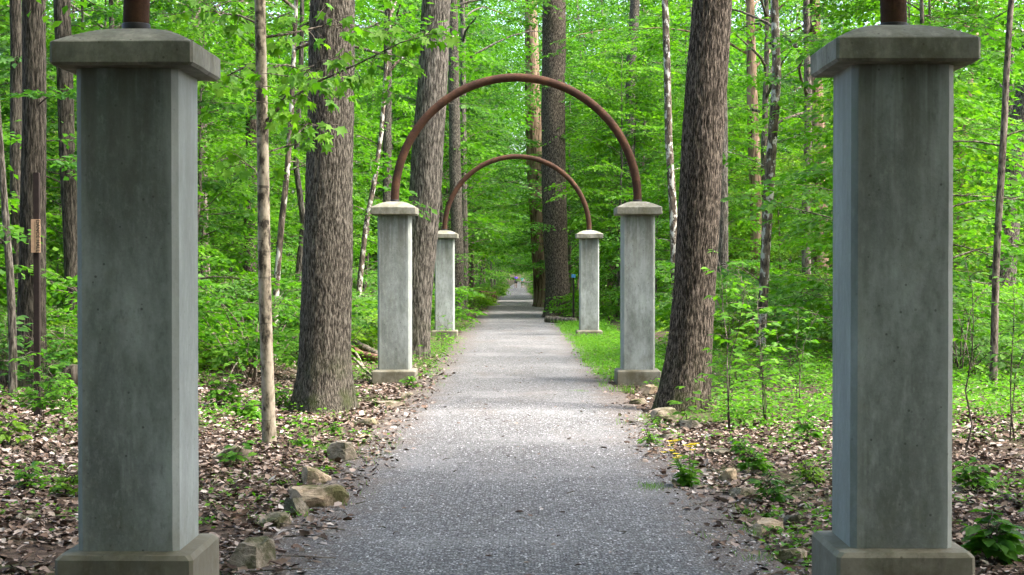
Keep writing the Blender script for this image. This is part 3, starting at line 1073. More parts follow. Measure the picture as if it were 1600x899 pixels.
# tall trunks
cnt = 0
while cnt < 26:
    y = math.sqrt(rp.uniform(30 ** 2, 92 ** 2))
    px = rp.uniform(-100, 1700)
    x = gx(px, y)
    if not keep_off(x, y, 3.2, tu, 1.2):
        continue
    i = rp.choices(range(5), [3, 3, 1, 4, 4])[0]
    place(protos_t[i], look_t[i], x, y, rp.uniform(.85, 1.2), rp.uniform(0, 6.28), 'forest trees behind the arches')
    tu.append((x, y)); cnt += 1
for k in range(12):
    y = 84 + (k + rp.random()) * 11
    x = (1 if k % 2 else -1) * rp.uniform(2.3, 6.0)
    i = rp.choice([0, 1, 2])
    place(protos_t[i], look_t[i], x, y, rp.uniform(.9, 1.3), rp.uniform(0, 6.28), 'forest trees behind the arches')
# shrubs
cnt = 0
while cnt < 95:
    y = math.sqrt(rp.uniform(23 ** 2, 64 ** 2))
    px = rp.uniform(-60, 1660)
    x = gx(px, y)
    if not keep_off(x, y, 2.9, ts, 1.1):
        continue
    if y < 30 and 1080 < px < 1330:
        continue
    i = rp.choices(range(4), [4, 3, 4, 2])[0]
    place(protos_s[i], look_s[i], x, y, rp.uniform(.8, 1.35), rp.uniform(0, 6.28), 'shrubs on the forest floor')
    ts.append((x, y)); cnt += 1
cnt = 0
while cnt < 46:
    y = rp.uniform(21, 40)
    px = rp.uniform(-40, 1640)
    x = gx(px, y)
    if abs(x) < 3.6 or (1080 < px < 1330 and y < 28) or not keep_off(x, y, 3.0, ts, .8):
        continue
    i = rp.choices(range(4), [4, 3, 3, 3])[0]
    place(protos_s[i], look_s[i], x, y, rp.uniform(.8, 1.4), rp.uniform(0, 6.28), 'shrubs on the forest floor')
    ts.append((x, y)); cnt += 1
for k in range(34):
    y = 42 + (k + rp.random()) * 4.6
    x = (1 if k % 2 else -1) * rp.uniform(2.1, 3.4)
    i = rp.choice([0, 1, 2])
    place(protos_s[i], look_s[i], x, y, rp.uniform(.8, 1.3), rp.uniform(0, 6.28), 'shrubs on the forest floor')

# unseen trees added beside and behind the camera, whose crowns shade the front pillars
SHADE = [(-5.5, -3), (5.2, -4), (-4.2, 4.5), (5.6, 3.5), (-8, 9), (8.6, 9.5), (-3.5, -9), (3.4, -10), (0.5, -15), (-9, -8), (9.5, -9)]
for x, y in SHADE:
    i = rp.choice([0, 1, 2])
    place(protos_t[i], look_t[i], x, y, 1.0, rp.uniform(0, 6.28), 'unseen shade trees beside the camera')

# labels by what each stands between
LAND = [(-1e9, None), (118, 'left front pillar'), (415, 'thin tan tree'), (512, 'thick grey trunk'), (617, 'left middle pillar'), (694, 'left rear pillar'),
        (808, 'path end'), (868, 'dark mossy trunk'), (921, 'right rear pillar'), (998, 'right middle pillar'), (1090, 'thick reddish trunk'),
        (1200, 'lichen blotched tree'), (1300, 'right front pillar'), (1490, None)]
GAPS = ['outside the left front pillar', 'between left front pillar and thin tan tree', 'between thin tan tree and thick grey trunk',
        'between thick grey trunk and left middle pillar', 'between left middle and left rear pillars', 'between left rear pillar and the path',
        'between the path and dark mossy trunk', 'between dark mossy trunk and right rear pillar', 'between right rear and right middle pillars',
        'between right middle pillar and thick reddish trunk', 'between thick reddish trunk and lichen blotched tree', 'between lichen blotched tree and right front pillar',
        'behind the right front pillar', 'outside the right front pillar']
EDGES = [118, 415, 512, 617, 694, 790, 868, 921, 998, 1090, 1200, 1300, 1490]
ORD = ['nearest', 'second nearest', 'third nearest', 'fourth nearest', 'fifth nearest', 'sixth nearest', 'seventh nearest', 'eighth nearest', 'ninth nearest', 'tenth nearest', 'eleventh nearest', 'twelfth nearest',
       'thirteenth nearest', 'fourteenth nearest', 'fifteenth nearest', 'sixteenth nearest', 'seventeenth nearest', 'eighteenth nearest', 'nineteenth nearest', 'twentieth nearest']
buckets = {}
for o, look, x, y in PLACED:
    gi = int(np.searchsorted(EDGES, to_px(x, y))) if y > 1 else (0 if x < 0 else 13)
    buckets.setdefault((look, gi), []).append((y, o))
for (look, gi), lst in buckets.items():
    lst.sort(key=lambda t: t[0])
    for k, (y, o) in enumerate(lst):
        o['label'] = (look + ' ' + GAPS[gi]) if len(lst) == 1 else look + ', ' + ORD[min(k, 19)] + ' ' + GAPS[gi]

# ------------------------------------------------------------------ the far wood: one mass
def far_woods():
    rr = np.random.default_rng(3)
    lv = Leaves()
    n = 0
    while n < 9500:
        y = rr.uniform(92, 125)
        x = gx(rr.uniform(-160, 1760), y)
        if abs(x) < 4.5:
            continue
        z = ground_z(x, y) + 25 * rr.random() ** .95
        lv.pad(PADS_BIG[n % 5], (x, y, z), rr.uniform(0, 6.28), R(rr.uniform(-35, 35)), R(rr.normal(0, 38)), rr.uniform(1.6, 2.6), 1.9)
        n += 1
    n = 0
    while n < 3200:
        y = rr.uniform(120, 330)
        s = 1 if rr.random() < .5 else -1
        x = s * (2.6 + 9 * rr.random() ** 1.5) + (0 if y < 210 else (y - 210) ** 2 * .0006)
        z = ground_z(x, y) + 24 * rr.random() ** 1.3
        if z - ground_z(x, y) < 6 and abs(x) < 3.2:
            continue
        lv.pad(PADS_BIG[n % 5], (x, y, z), rr.uniform(0, 6.28), R(rr.uniform(-35, 35)), R(rr.normal(0, 38)), rr.uniform(1.6, 2.8), 2.2)
        n += 1
    for k in range(1900):                       # the slope that closes the end of the path
        y = rr.uniform(325, 365)
        x = rr.uniform(-40, 55)
        z = ground_z(x, y) + 45 * rr.random() ** 1.2
        lv.pad(PADS_BIG[k % 5], (x, y, z), rr.uniform(0, 6.28), R(rr.uniform(-40, 40)), R(rr.normal(0, 40)), rr.uniform(3, 5), 4.5)
    for k in range(3200):                       # high leaves that meet over the far path
        y = rr.uniform(95, 230)
        x = rr.normal(0, 9)
        if abs(x) < 3.2 and rr.random() < .65:
            continue
        z = 8 + (y * .20 - 5) * rr.random()
        lv.pad(PADS_BIG[k % 5], (x, y, z), rr.uniform(0, 6.28), R(rr.uniform(-35, 35)), R(rr.normal(0, 38)), rr.uniform(1.6, 2.8), 2.0)
    for k in range(900):
        y, x = rr.uniform(235, 320), rr.normal(0, 14)
        z = 6 + (y * .19 - 6) * rr.random()
        if z - ground_z(x, y) < 7 and abs(x - (y - 210) ** 2 * .0006) < 4:
            continue
        lv.pad(PADS_BIG[k % 5], (x, y, z), rr.uniform(0, 6.28), R(rr.uniform(-35, 35)), R(rr.normal(0, 38)), rr.uniform(2.2, 4), 3.4)
    for k in range(650):
        y, x = rr.uniform(60, 96), rr.normal(0, 2.6)
        z = y * .12 + y * .085 * rr.random()
        lv.pad(PADS_BIG[k % 5], (x, y, z), rr.uniform(0, 6.28), R(rr.uniform(-20, 25)), R(rr.normal(0, 25)), rr.uniform(1.2, 2.0), 1.0)
    tag(link('distant_foliage', lv.mesh('distant_foliage'), M['leaf_mid']), 'far green foliage of the woods closing the view', 'woods', kind='stuff')
    lv = Leaves()
    for k in range(12400):                       # unseen leaf mass added behind and above the camera to shade the front
        if k < 8000:
            u = rr.random()
            y, x, z = -2.5 - 15 * u, rr.uniform(-30, 30), (8 + 18 * u) * rr.random() ** .8
            if abs(x) < 2.5 and z < 4 and y > -8:
                continue
        elif k < 11400:
            y, x, z = rr.uniform(-10, 6), rr.uniform(-14, 14), rr.uniform(8.0, 14)
        else:
            y, x, z = rr.uniform(5, 11.5), rr.uniform(-8, 10), rr.uniform(7.5, 13)
            if -3.2 < x < 2.4:
                continue
        tl = 2.4 if k < 8000 else 1.0
        lv.pad(PADS_BIG[k % 5], (x, y, z), rr.uniform(0, 6.28), R(rr.uniform(-12, 15) * tl), R(rr.normal(0, 19) * tl), rr.uniform(1.6, 2.4), 1.4)
    tag(link('shade_foliage', lv.mesh('shade_foliage'), M['leaf_deep']), 'unseen deep green foliage added around and above the camera for shade', 'woods', kind='stuff')
    tb = Tubes()
    for k in range(90):
        y = rr.uniform(92, 120)
        x = gx(rr.uniform(-100, 1700), y)
        if abs(x) < 5:
            continue
        z = ground_z(x, y)
        q = rr.normal(0, .8)
        tb.add([(x, y, z - .2), (x + q * .4, y, z + 8), (x + q, y, z + 20)], [rr.uniform(.12, .3), .13, .06], 8)
    tag(link('distant_woods', tb.mesh('distant_woods'), M['bark_grey']), 'far slender trunks of the woods among green foliage', 'woods', kind='stuff')


far_woods()

# ------------------------------------------------------------------ forest floor
def density(x, y):
    return mnoise.noise(Vector((x * .45, y * .45, 21.0)))


def floor_cover():
    rr = np.random.default_rng(8)
    # dead leaves
    P, D, Nn, Z = [], [], [], []
    n = 0
    while n < 115000:
        y = 5.0 + 24 * rr.random() ** 1.7
        side = 1 if rr.random() < .5 else -1
        x = side * (.95 + 6.7 * rr.random() ** 1.15)
        if abs(gx(to_px(x, y), y)) > .36 * y + 1.2:
            continue
        a = abs(x)
        if a < 1.5 and rr.random() > max(0, (a - .92) / .55) ** 1.5:
            continue
        if (side > 0 and y > 16 and rr.random() < .85) or (side < 0 and y > 23 and rr.random() < .7):
            continue
        if mnoise.noise(Vector((x * 1.3, y * 1.3, 40))) < -.22 and rr.random() < .75:
            continue
        P.append((x, y, ground_z(x, y) + .004 + .035 * rr.random() ** 2))
        th = rr.uniform(0, 6.28)
        D.append((math.cos(th), math.sin(th), rr.normal(0, .28)))
        Nn.append((rr.normal(0, .35), rr.normal(0, .35), 1 if rr.random() < .75 else -1))
        Z.append(.02 + .058 * rr.random() ** 1.6)
        n += 1
    me = leaf_mesh('leaf_litter', np.array(P), np.array(D), np.array(Nn), np.array(Z), 'litter')
    tag(link('fallen_leaves', me, M['litter']), 'brown and pale dead leaves covering the forest floor', 'leaf litter', kind='stuff')
    tb = Tubes()
    for k in range(620):
        y = 5.5 + 22 * rr.random() ** 1.6
        x = rr.normal(0, 1.0) if k % 9 == 0 else (1 if rr.random() < .5 else -1) * (1.0 + 4.5 * rr.random() ** 1.5)
        if abs(x) > .36 * y + 1:
            continue
        th = rr.uniform(0, 6.28)
        l_ = rr.uniform(.02, .09) if abs(x) < 1.1 else rr.uniform(.08, .45)
        z = ground_z(x, y) + .022
        d_ = np.array([math.cos(th), math.sin(th), 0]) * l_
        o_ = np.array([x, y, z])
        tb.add([o_ - d_ / 2, o_ + np.array([rr.normal(0, .01), rr.normal(0, .01), .01]), o_ + d_ / 2 + np.array([0, 0, .012])], [.0035, .003, .0015], 4)
    tag(link('twig_litter', tb.mesh('twig_litter'), M['log_grey']), 'small broken twigs strewn over leaves and gravel', 'twigs', kind='stuff')
    P, D, Nn, Z = [], [], [], []
    for k in range(150):
        y = 5.5 + 24 * rr.random() ** 1.5
        x = rr.normal(0, .75)
        if abs(x) > 1.3:
            continue
        th = rr.uniform(0, 6.28)
        P.append((x, y, ground_z(0, y) + .03)); D.append((math.cos(th), math.sin(th), rr.normal(0, .15))); Nn.append((rr.normal(0, .2), rr.normal(0, .2), 1)); Z.append(.02 + .045 * rr.random() ** 2)
    tag(link('stray_leaves', leaf_mesh('stray_leaves', np.array(P), np.array(D), np.array(Nn), np.array(Z), 'litter'), M['litter']), 'few brown leaves strewn on the gravel path', 'leaf litter', kind='stuff')
    # low green herbs
    lv = Leaves()
    def herb(x, y, n, h, size):
        z = ground_z(x, y)
        for k in range(n):
            th = rr.uniform(0, 6.28)
            r = abs(rr.normal(0, .06 + .3 * h))
            lv.raw([(x + r * math.cos(th), y + r * math.sin(th), z + h * rr.uniform(.15, 1.0))], [(math.cos(th), math.sin(th), rr.normal(0, .3))], [(rr.normal(0, .4), rr.normal(0, .4), 1)], [size * rr.uniform(.6, 1.3)])
    def patch(n, fx, fy, h, size, leaves=9, thr=-.2):
        c = 0
        t = 0
        while c < n and t < n * 8:
            t += 1
            y = fy(rr)
            x = fx(rr, y)
            if any(abs(abs(x) - 1.69) < .5 and d_ - .9 < y < d_ + .6 for d_ in (21.6, 36.4)):
                continue
            if density(x, y) + rr.normal(0, .1) < thr:
                continue
            herb(x, y, leaves, h * rr.uniform(.5, 1.2), size)
            c += 1
    patch(2200, lambda r, y: 1.15 + 1.3 * r.random() ** .8, lambda r: r.uniform(21, 46), .14, .045, 9, -.5)             # lush strip by the right pillars
    patch(4200, lambda r, y: r.uniform(2.1, 10.5), lambda r: r.uniform(15, 31), .20, .06, 9, -.35)
    patch(650, lambda r, y: r.uniform(1.3, 5.2), lambda r: r.uniform(7.5, 16.5), .09, .042, 7, .0)
    patch(350, lambda r, y: -r.uniform(1.2, 2.4), lambda r: r.uniform(22, 46), .16, .05, 9, -.4)
    patch(800, lambda r, y: -r.uniform(2.0, 9.0), lambda r: r.uniform(14.5, 25), .15, .055, 8, -.08)
    patch(260, lambda r, y: -r.uniform(1.3, 4.5), lambda r: r.uniform(7, 15), .07, .042, 6, .05)
    patch(3200, lambda r, y: (1 if r.random() < .5 else -1) * r.uniform(1.9, 2 + .36 * y), lambda r: math.sqrt(r.uniform(24 ** 2, 70 ** 2)), .32, .085, 9, -.6)
    patch(900, lambda r, y: (1 if r.random() < .5 else -1) * r.uniform(1.25, 4.5), lambda r: r.uniform(44, 200), .35, .11, 9, -.8)
    tag(link('ground_cover', lv.mesh('ground_cover'), M['leaf_bright']), 'low bright green herbs covering the forest floor', 'ground cover', kind='stuff')
    # grass
    lv = Leaves()
    def tuft(x, y, n, h):
        z = ground_z(x, y)
        P = np.array([(x + rr.normal(0, .035), y + rr.normal(0, .035), z) for _ in range(n)])
        th = rr.uniform(0, 6.28, n)
        D = np.stack([np.cos(th) * .5, np.sin(th) * .5, np.full(n, 1.0)], 1)
        lv.raw(P, D, np.stack([np.cos(th), np.sin(th), np.full(n, .3)], 1), h * rr.uniform(.5, 1.2, n))
    for k in range(800):
        y = rr.uniform(20, 44)
        x = 1.12 + 1.3 * rr.random()
        if abs(x - 1.69) > .5 or not (20.5 < y < 22.2 or 35.4 < y < 37):
            tuft(x, y, 9, .14)
    for k in range(420):
        y = rr.uniform(8, 20)
        x = 1.3 + 3.0 * rr.random() ** 2
        if density(x, y) > 0:
            tuft(x, y, 8, .08)
    for k in range(140):
        y = rr.uniform(9, 34)
        tuft(-1.3 - 1.0 * rr.random(), y, 7, .09)
    for k in range(420):
        y = rr.uniform(7, 34)
        sg = 1 if rr.random() < .5 else -1
        x = sg * (1.0 + .55 * rr.random())
        if density(x * 1.4, y) > .05:
            tuft(x, y, 6, .06)
    for px, py, n in ((1018, 764, 14), (1008, 768, 10), (1030, 766, 10), (1165, 800, 8), (905, 605, 10), (1190, 885, 16)):
        d = (EYE) * FPX / (py - VY)
        for k in range(n):
            tuft(gx(px, d) + rr.normal(0, .04), d + rr.normal(0, .08), 8, .05)
    tag(link('grass', lv.mesh('grass', 'blade'), M['grass']), 'short green grass tufts along the path edge', 'grass', kind='stuff')
    # loose gravel on the near path
    T = np.array([(-1, -.8, 0), (1, -.7, 0), (.8, 1, 0), (-.9, .8, 0), (.1, .1, 1.0)]) * .5
    F = np.array([(0, 1, 4), (1, 2, 4), (2, 3, 4), (3, 0, 4)])
    n = 60000
    y = 5.0 + 13 * rr.random(n) ** 1.6
    x = np.clip(rr.normal(0, .75, n), -1.5, 1.5)
    x = np.where(rr.random(n) < .5, rr.uniform(-1.35, 1.35, n), x)
    z = np.interp(y, GY, GZ) + .003 + .018 * (1 - np.clip(np.abs(x) / 1.36, 0, 1) ** 2)
    s = .004 + .014 * rr.random(n) ** 2
    th = rr.uniform(0, 6.28, n)
    c, si = np.cos(th), np.sin(th)
    V = np.stack([x[:, None] + s[:, None] * (T[None, :, 0] * c[:, None] - T[None, :, 1] * si[:, None]),
                  y[:, None] + s[:, None] * (T[None, :, 0] * si[:, None] + T[None, :, 1] * c[:, None]),
                  z[:, None] + s[:, None] * T[None, :, 2] * rr.uniform(.5, 1.1, n)[:, None]], -1).reshape(-1, 3)
    FF = (F[None] + (np.arange(n) * 5)[:, None, None]).reshape(-1, 3)
    tag(link('gravel', np_mesh('gravel', V, FF), M['chip']), 'loose grey gravel chips on the near path', 'gravel', kind='stuff')


floor_cover()

# ------------------------------------------------------------------ rocks, logs
def rock(px, py, wpx, hpx, label, seed, dep=.8, rz=None):
    """px, py: where its foot meets the ground in the photo."""
    d = EYE * FPX / (py - VY)
    for _ in range(4):
        d = (EYE - ground_z(gx(px, d), d)) * FPX / (py - VY)
    w, h = wpx / FPX * d, hpx / FPX * d
    import bmesh
    bm = bmesh.new()
    bmesh.ops.create_icosphere(bm, subdivisions=4, radius=1.0)
    o = Vector((seed * 7.3, seed * 3.1, 0))
    for v in bm.verts:
        p = v.co.copy()
        p = Vector([math.copysign(abs(c) ** .62, c) for c in p])
        q = 1 + .22 * mnoise.noise(p * 1.1 + o) + .10 * mnoise.noise(p * 2.6 + o) + .05 * mnoise.noise(p * 6 + o)
        p = p * q
        for k in range(9):                          # broken flat faces
            nrm = Vector((math.sin(seed * 1.7 + k * 2.1), math.cos(seed * 2.3 + k * 1.3), .35 * math.sin(seed + k))).normalized()
            over = p.dot(nrm) - (.62 + .12 * math.sin(k * 5.1 + seed))
            if over > 0:
                p -= nrm * over * .95
        v.co = Vector((p.x * w * .62, p.y * w * .62 * dep, p.z * h * .72 + h * .12 + .012 * mnoise.noise(p * 9 + o)))
    me = bpy.data.meshes.new('rock')
    bm.to_mesh(me)
    bm.free()
    ob = link('rock', me, M['rock_pale' if 'pale tan' in label or 'pale flat stone near' in label or 'pinkish stone on' in label or 'flat grey slab' in label else 'rock'])
    x = gx(px, d)
    y = d + w * .5 * dep
    ob.location = (x, y, ground_z(x, y) - .01)
    ob.rotation_euler = (0, 0, (seed * 1.3) % .7 - .35 if rz is None else rz)
    tag(ob, label, 'rock', 'stones lining the path edges', 'thing')


ROCKS = [
    (382, 899, 84, 62, 'large dark mossy stone against the inner foot of the left front pillar'),
    (424, 832, 66, 32, 'dark blocky stone beyond the mossy stone at the left front pillar'),
    (486, 800, 100, 44, 'largest pale tan stone lining the left path edge'),
    (462, 812, 46, 34, 'dark stone leaning at the near end of the largest pale stone'),
    (490, 758, 52, 32, 'brown stone just beyond the largest pale tan stone'),
    (534, 725, 54, 38, 'upright grey stone on the left path edge before the flat slabs'),
    (576, 668, 50, 16, 'flat grey slab on the left path edge near the thick grey trunk'),
    (606, 640, 52, 14, 'flat brown slab on the left edge nearest the middle pillar'),
    (566, 688, 30, 10, 'small flat stone before the flat grey slab'),
    (632, 622, 30, 10, 'small low stone in front of the left middle pillar plinth'),
    (653, 560, 26, 14, 'round stone at the foot of the leaning trunk'),
    (1012, 617, 34, 18, 'pale tan stone between right middle pillar and reddish trunk'),
    (1000, 632, 36, 12, 'low grey stone before the pale one at the right middle pillar'),
    (1040, 660, 54, 24, 'broad grey root like stone in front of the thick reddish trunk'),
    (1083, 672, 40, 18, 'rounded brown stone right of the broad stone at the reddish trunk'),
    (1046, 690, 40, 14, 'flat grey stone on the right edge before the reddish trunk'),
    (1128, 716, 46, 16, 'flat mossy stone on the right bank behind the yellow flowers'),
    (1140, 756, 34, 30, 'upright pointed pinkish stone on the right bank'),
    (1168, 782, 56, 22, 'long brown stone beside the pointed pinkish stone'),
    (1202, 838, 76, 26, 'pale flat stone near the right front pillar'),
    (1246, 826, 44, 24, 'brown mossy stone touching the right front pillar behind the pale one'),
    (1238, 884, 52, 30, 'dark stone at the foot of the right front pillar plinth'),
    (350, 726, 70, 34, 'mossy boulder half hidden behind the left front pillar'),
]
for i, (px, py, w, h, lb) in enumerate(ROCKS):
    rock(px, py, w, h, lb, i + 1)


def log(name, label, a, b, r, mat, seed=0, cat='log', seg=14):
    """Fallen log from pixel (px,py,D) a to b; axis height r above the ground."""
    pa = Vector((gx(a[0], a[1]), a[1], 0)); pb = Vector((gx(b[0], b[1]), b[1], 0))
    n = 14
    base = (pa + pb) / 2
    base.z = ground_z(base.x, base.y)
    tb = Tubes()
    pts, rad = [], []
    for i in range(n + 1):
        u = i / n
        p = pa.lerp(pb, u)
        p.z = ground_z(p.x, p.y) + r * .8 + a[2] * (1 - u) + b[2] * u
        p += Vector((0, .05 * mnoise.noise(Vector((u * 3, seed, 0))), .04 * mnoise.noise(Vector((u * 3, seed, 4)))))
        pts.append(p - base)
        rad.append(r * (1 - .25 * u) * (1 + .12 * mnoise.noise(Vector((u * 5, seed, 8)))))
    tb.add(pts, rad, seg)
    ob = link(name, tb.mesh(name), M[mat])
    ob.location = base
    return tag(ob, label, cat, None, 'thing')


log('fallen_log', 'reddish fallen log on the leaf litter left of the thick grey trunk', (424, 26.5, 0), (474, 26.0, 0), .13, 'log_red', 1)
log('fallen_log', 'long grey mossy log behind the reddish one', (425, 28.5, .05), (492, 28.0, .05), .13, 'log_grey', 2)
log('fallen_log', 'dark rotten log right of the thick grey trunk', (536, 28.0, .04), (596, 26.0, 0), .09, 'log_red', 3)
log('fallen_log', 'upper brown log of the debris pile beside the left middle pillar', (546, 28.6, .14), (590, 27.0, .05), .08, 'log_grey', 4)
log('fallen_log', 'short cut log at the left path edge beyond the rear arch', (752, 84, 0), (775, 84, 0), .36, 'log_red', 5)
log('fallen_log', 'small grey log at the foot of the dark mossy trunk', (855, 46.5, 0), (899, 45.5, 0), .12, 'log_grey', 6)
log('fallen_log', 'low dark log lying in the shade outside the left front pillar', (-40, 21, 0), (120, 20, 0), .2, 'log_grey', 7)
log('fallen_log', 'grey log low in the undergrowth outside the right front pillar', (1490, 29, 0), (1640, 30, 0), .12, 'log_grey', 8)
rr_ = random.Random(4)
STK = [((548, 24), (590, 22), 'pale broken branch slanting down in the debris pile'), ((556, 24.5), (580, 22.2), 'second pale branch crossing the debris pile'),
       ((560, 23.4), (592, 23), 'thin pale branch lying lowest in the debris pile'), ((445, 9.0), (485, 8.7), 'small dark stick on the left path edge'),
       ((20, 9.0), (60, 9.3), 'dark branch among dead leaves outside the left front pillar'), ((330, 17.2), (370, 19.5), 'bent twig poking up from litter near the small leaved bush'),
       ((1530, 11), (1600, 9.8), 'dark curved branch on the leaves outside the right front pillar')]
for i, (a, b, lb) in enumerate(STK):
    log('branch', lb, (a[0], a[1], .25 if i in (0, 1) else .01), (b[0], b[1], .4 if i == 5 else 0.0), .022 if i < 3 or i in (4, 6) else .009, 'log_grey' if i not in (0, 1, 2) else 'bark_tan', 20 + i, 'stick', 8)

# ------------------------------------------------------------------ near plants, each its own
def near_plant(name, label, px, py, hpx, mat='leaf_bright', stems=1, kind='ovate', size=.09, n=9, lean=0.0, seed=0, D=None, spread=.25, cat='plant'):
    """Foot at (px, py) in the photo; hpx tall."""
    d = D or EYE * FPX / (py - VY)
    if not D:
        for _ in range(4):
            d = (EYE - ground_z(gx(px, d), d)) * FPX / (py - VY)
    x = gx(px, d)
    h = hpx / FPX * d
    rr = np.random.default_rng(seed + 900)
    t = thing(name, label, cat, (x, d, ground_z(x, d)), 0)
    tb, lv = Tubes(), Leaves()
    for s in range(stems):
        a = rr.uniform(0, 6.28)
        k0 = rr.uniform(.1, .4) if stems > 1 else lean
        hh = h * (1 if s == 0 else rr.uniform(.55, 1))
        P = [np.array([math.cos(a) * k0 * hh * u * u + .02 * rr.normal(), math.sin(a) * k0 * hh * u * u, hh * u - .03]) for u in np.linspace(0, 1, 7)]
        if stems == 1:
            P = [np.array([lean * hh * u + .015 * rr.normal() * hh, .015 * rr.normal(), hh * u - .03]) for u in np.linspace(0, 1, 7)]
        r = max(.0035, .004 * hh + .002)
        tb.add(P, np.linspace(r, .002, 7), 6)
        for k in range(n):
            u = .3 + .7 * (k + rr.random() * .5) / n
            f = u * 6
            i = min(int(f), 5)
            q = P[i] + (P[i + 1] - P[i]) * (f - i)
            az = k * 2.4 + rr.uniform(-.4, .4)
            L_ = spread * h * (1.15 - .6 * u) * rr.uniform(.6, 1.1)
            e = R(rr.uniform(5, 35))
            tip = q + L_ * np.array([math.cos(az) * math.cos(e), math.sin(az) * math.cos(e), math.sin(e) * .7])
            tb.add([q, (q + tip) / 2 + np.array([0, 0, .02]), tip], [.003, .0025, .0015], 4)
            m = max(2, int(L_ / (size * .55)))
            dv = norm(tip - q)
            sd_ = np.array([-dv[1], dv[0], 0])
            for j in range(m + 1):
                v = (j + .5) / (m + 1)
                sg = 1 if j % 2 else -1
                dd = dv * .7 + sd_ * sg * .8 if j < m else dv
                dd = dd + np.array([0, 0, -rr.uniform(.1, .5)])
                lv.raw([q + (tip - q) * (.35 + .65 * v)], [dd], [(rr.normal(0, .3), rr.normal(0, .3) - .15, 1)], [size * rr.uniform(.65, 1.2)])
    link('stem', tb.mesh('stem'), M['bark_sapling'], t)
    link('foliage', lv.mesh('foliage', kind), M[mat], t)
    return t


NP = near_plant
NP('seedling', 'bushy seedling in the litter outside the left front pillar', 60, 668, 130, 'leaf_bright', 5, 'ovate', .085, 9, seed=1, spread=.3)
NP('seedling', 'low pale seedling nearest the camera outside the left front pillar', 44, 764, 50, 'leaf_bright', 3, 'ovate', .075, 6, seed=2, spread=.5)
NP('shrub', 'large leafy shrub below the sign post', 70, 560, 130, 'leaf_mid', 6, 'ovate', .10, 10, seed=3, spread=.32, D=17, cat='shrub')
NP('shrub', 'dark green shrub touching the left end of the picture behind the bushy seedling', 4, 590, 140, 'leaf_deep', 6, 'ovate', .11, 10, seed=4, spread=.32, D=18.5, cat='shrub')
NP('seedling', 'small seedling on the mossy boulder beside the left front pillar', 366, 730, 46, 'leaf_bright', 2, 'ovate', .085, 6, seed=5, spread=.5)
NP('seedling', 'five leaved seedling beside the inner edge of the left front pillar', 345, 640, 60, 'leaf_bright', 5, 'ovate', .11, 7, seed=6, spread=.5, D=17.5)
NP('seedling', 'light green clump in the litter between left front pillar and thin tan tree', 385, 640, 36, 'leaf_bright', 6, 'ovate', .09, 6, seed=7, spread=.6, D=16.2)
NP('seedling', 'leafy clump right behind the foot of the thin tan tree', 436, 620, 46, 'leaf_bright', 4, 'ovate', .09, 6, seed=8, spread=.5, D=17.4)
NP('seedling', 'spindly seedling growing at the plinth of the left middle pillar', 692, 545, 60, 'leaf_bright', 3, 'ovate', .08, 7, seed=9, spread=.3)
NP('sapling', 'tall leafy sapling just in front of the thick reddish trunk', 1140, 640, 290, 'leaf_bright', 2, 'ovate', .10, 15, .02, seed=10, spread=.17, D=15.2)
NP('sapling', 'branching sapling right of the one before the thick reddish trunk', 1195, 650, 250, 'leaf_bright', 3, 'ovate', .085, 13, .02, seed=11, spread=.2, D=15.6)
NP('seedling', 'small sprig in front of the root flare of the thick reddish trunk', 1072, 655, 85, 'leaf_bright', 2, 'ovate', .09, 6, seed=12, spread=.3, D=15.6)
NP('sapling', 'tall thin dark stemmed sapling right against the outer edge of the right front pillar', 1512, 712, 320, 'leaf_bright', 1, 'ovate', .085, 16, -.01, seed=13, spread=.12)
NP('sapling', 'leafy sapling standing right of the tall thin dark stemmed one', 1580, 690, 270, 'leaf_mid', 2, 'ovate', .10, 13, .02, seed=14, spread=.2)
NP('plant', 'broad leaved plant at the foot of the right front pillar, low in the corner', 1545, 905, 90, 'leaf_mid', 6, 'ovate', .11, 7, seed=15, spread=.4, D=8.0)
NP('seedling', 'low seedling on the right bank left of the right front pillar', 1262, 690, 52, 'leaf_bright', 4, 'ovate', .085, 6, seed=16, spread=.4)
NP('sapling', 'wispy sapling between lichen blotched tree and right front pillar', 1248, 640, 160, 'leaf_bright', 3, 'ovate', .085, 10, seed=17, spread=.22)
NP('seedling', 'leafy weed on the right bank behind the pale flat stone', 1205, 790, 60, 'leaf_mid', 4, 'ovate', .07, 7, seed=18, spread=.4)
NP('seedling', 'tiny weed at the base of the right front pillar beside the pale flat stone', 1200, 815, 26, 'leaf_bright', 4, 'ovate', .05, 6, seed=19, spread=.5)
NP('seedling', 'small green weed on the right path edge before the flat grey stone', 1018, 700, 40, 'leaf_bright', 4, 'ovate', .05, 6, seed=20, spread=.4)
NP('seedling', 'leafy low weed beside the right end of the flat mossy stone', 1160, 715, 40, 'leaf_bright', 4, 'ovate', .06, 6, seed=21, spread=.45)
NP('seedling', 'small weed on the left bank by the flat slabs', 520, 680, 26, 'leaf_bright', 4, 'ovate', .05, 6, seed=22, spread=.5)
NP('seedling', 'weed clump at the foot of the left middle pillar', 640, 602, 26, 'leaf_bright', 5, 'ovate', .06, 6, seed=23, spread=.5, D=20.8)
NP('seedling', 'leaning weed in front of the right middle pillar plinth', 1020, 604, 24, 'leaf_bright', 4, 'ovate', .06, 6, seed=24, spread=.5, D=20.6)
NP('seedling', 'broad low seedling before the bushy one outside the left front pillar', 96, 640, 70, 'leaf_bright', 5, 'ovate', .085, 7, seed=41, spread=.5)
NP('seedling', 'leafy seedling at the left end of the picture amid dead leaves', 12, 700, 60, 'leaf_lime', 4, 'ovate', .08, 7, seed=42, spread=.5)
NP('seedling', 'pale lime seedling against the outer edge of the left front pillar', 104, 776, 44, 'leaf_lime', 4, 'ovate', .07, 6, seed=43, spread=.5)
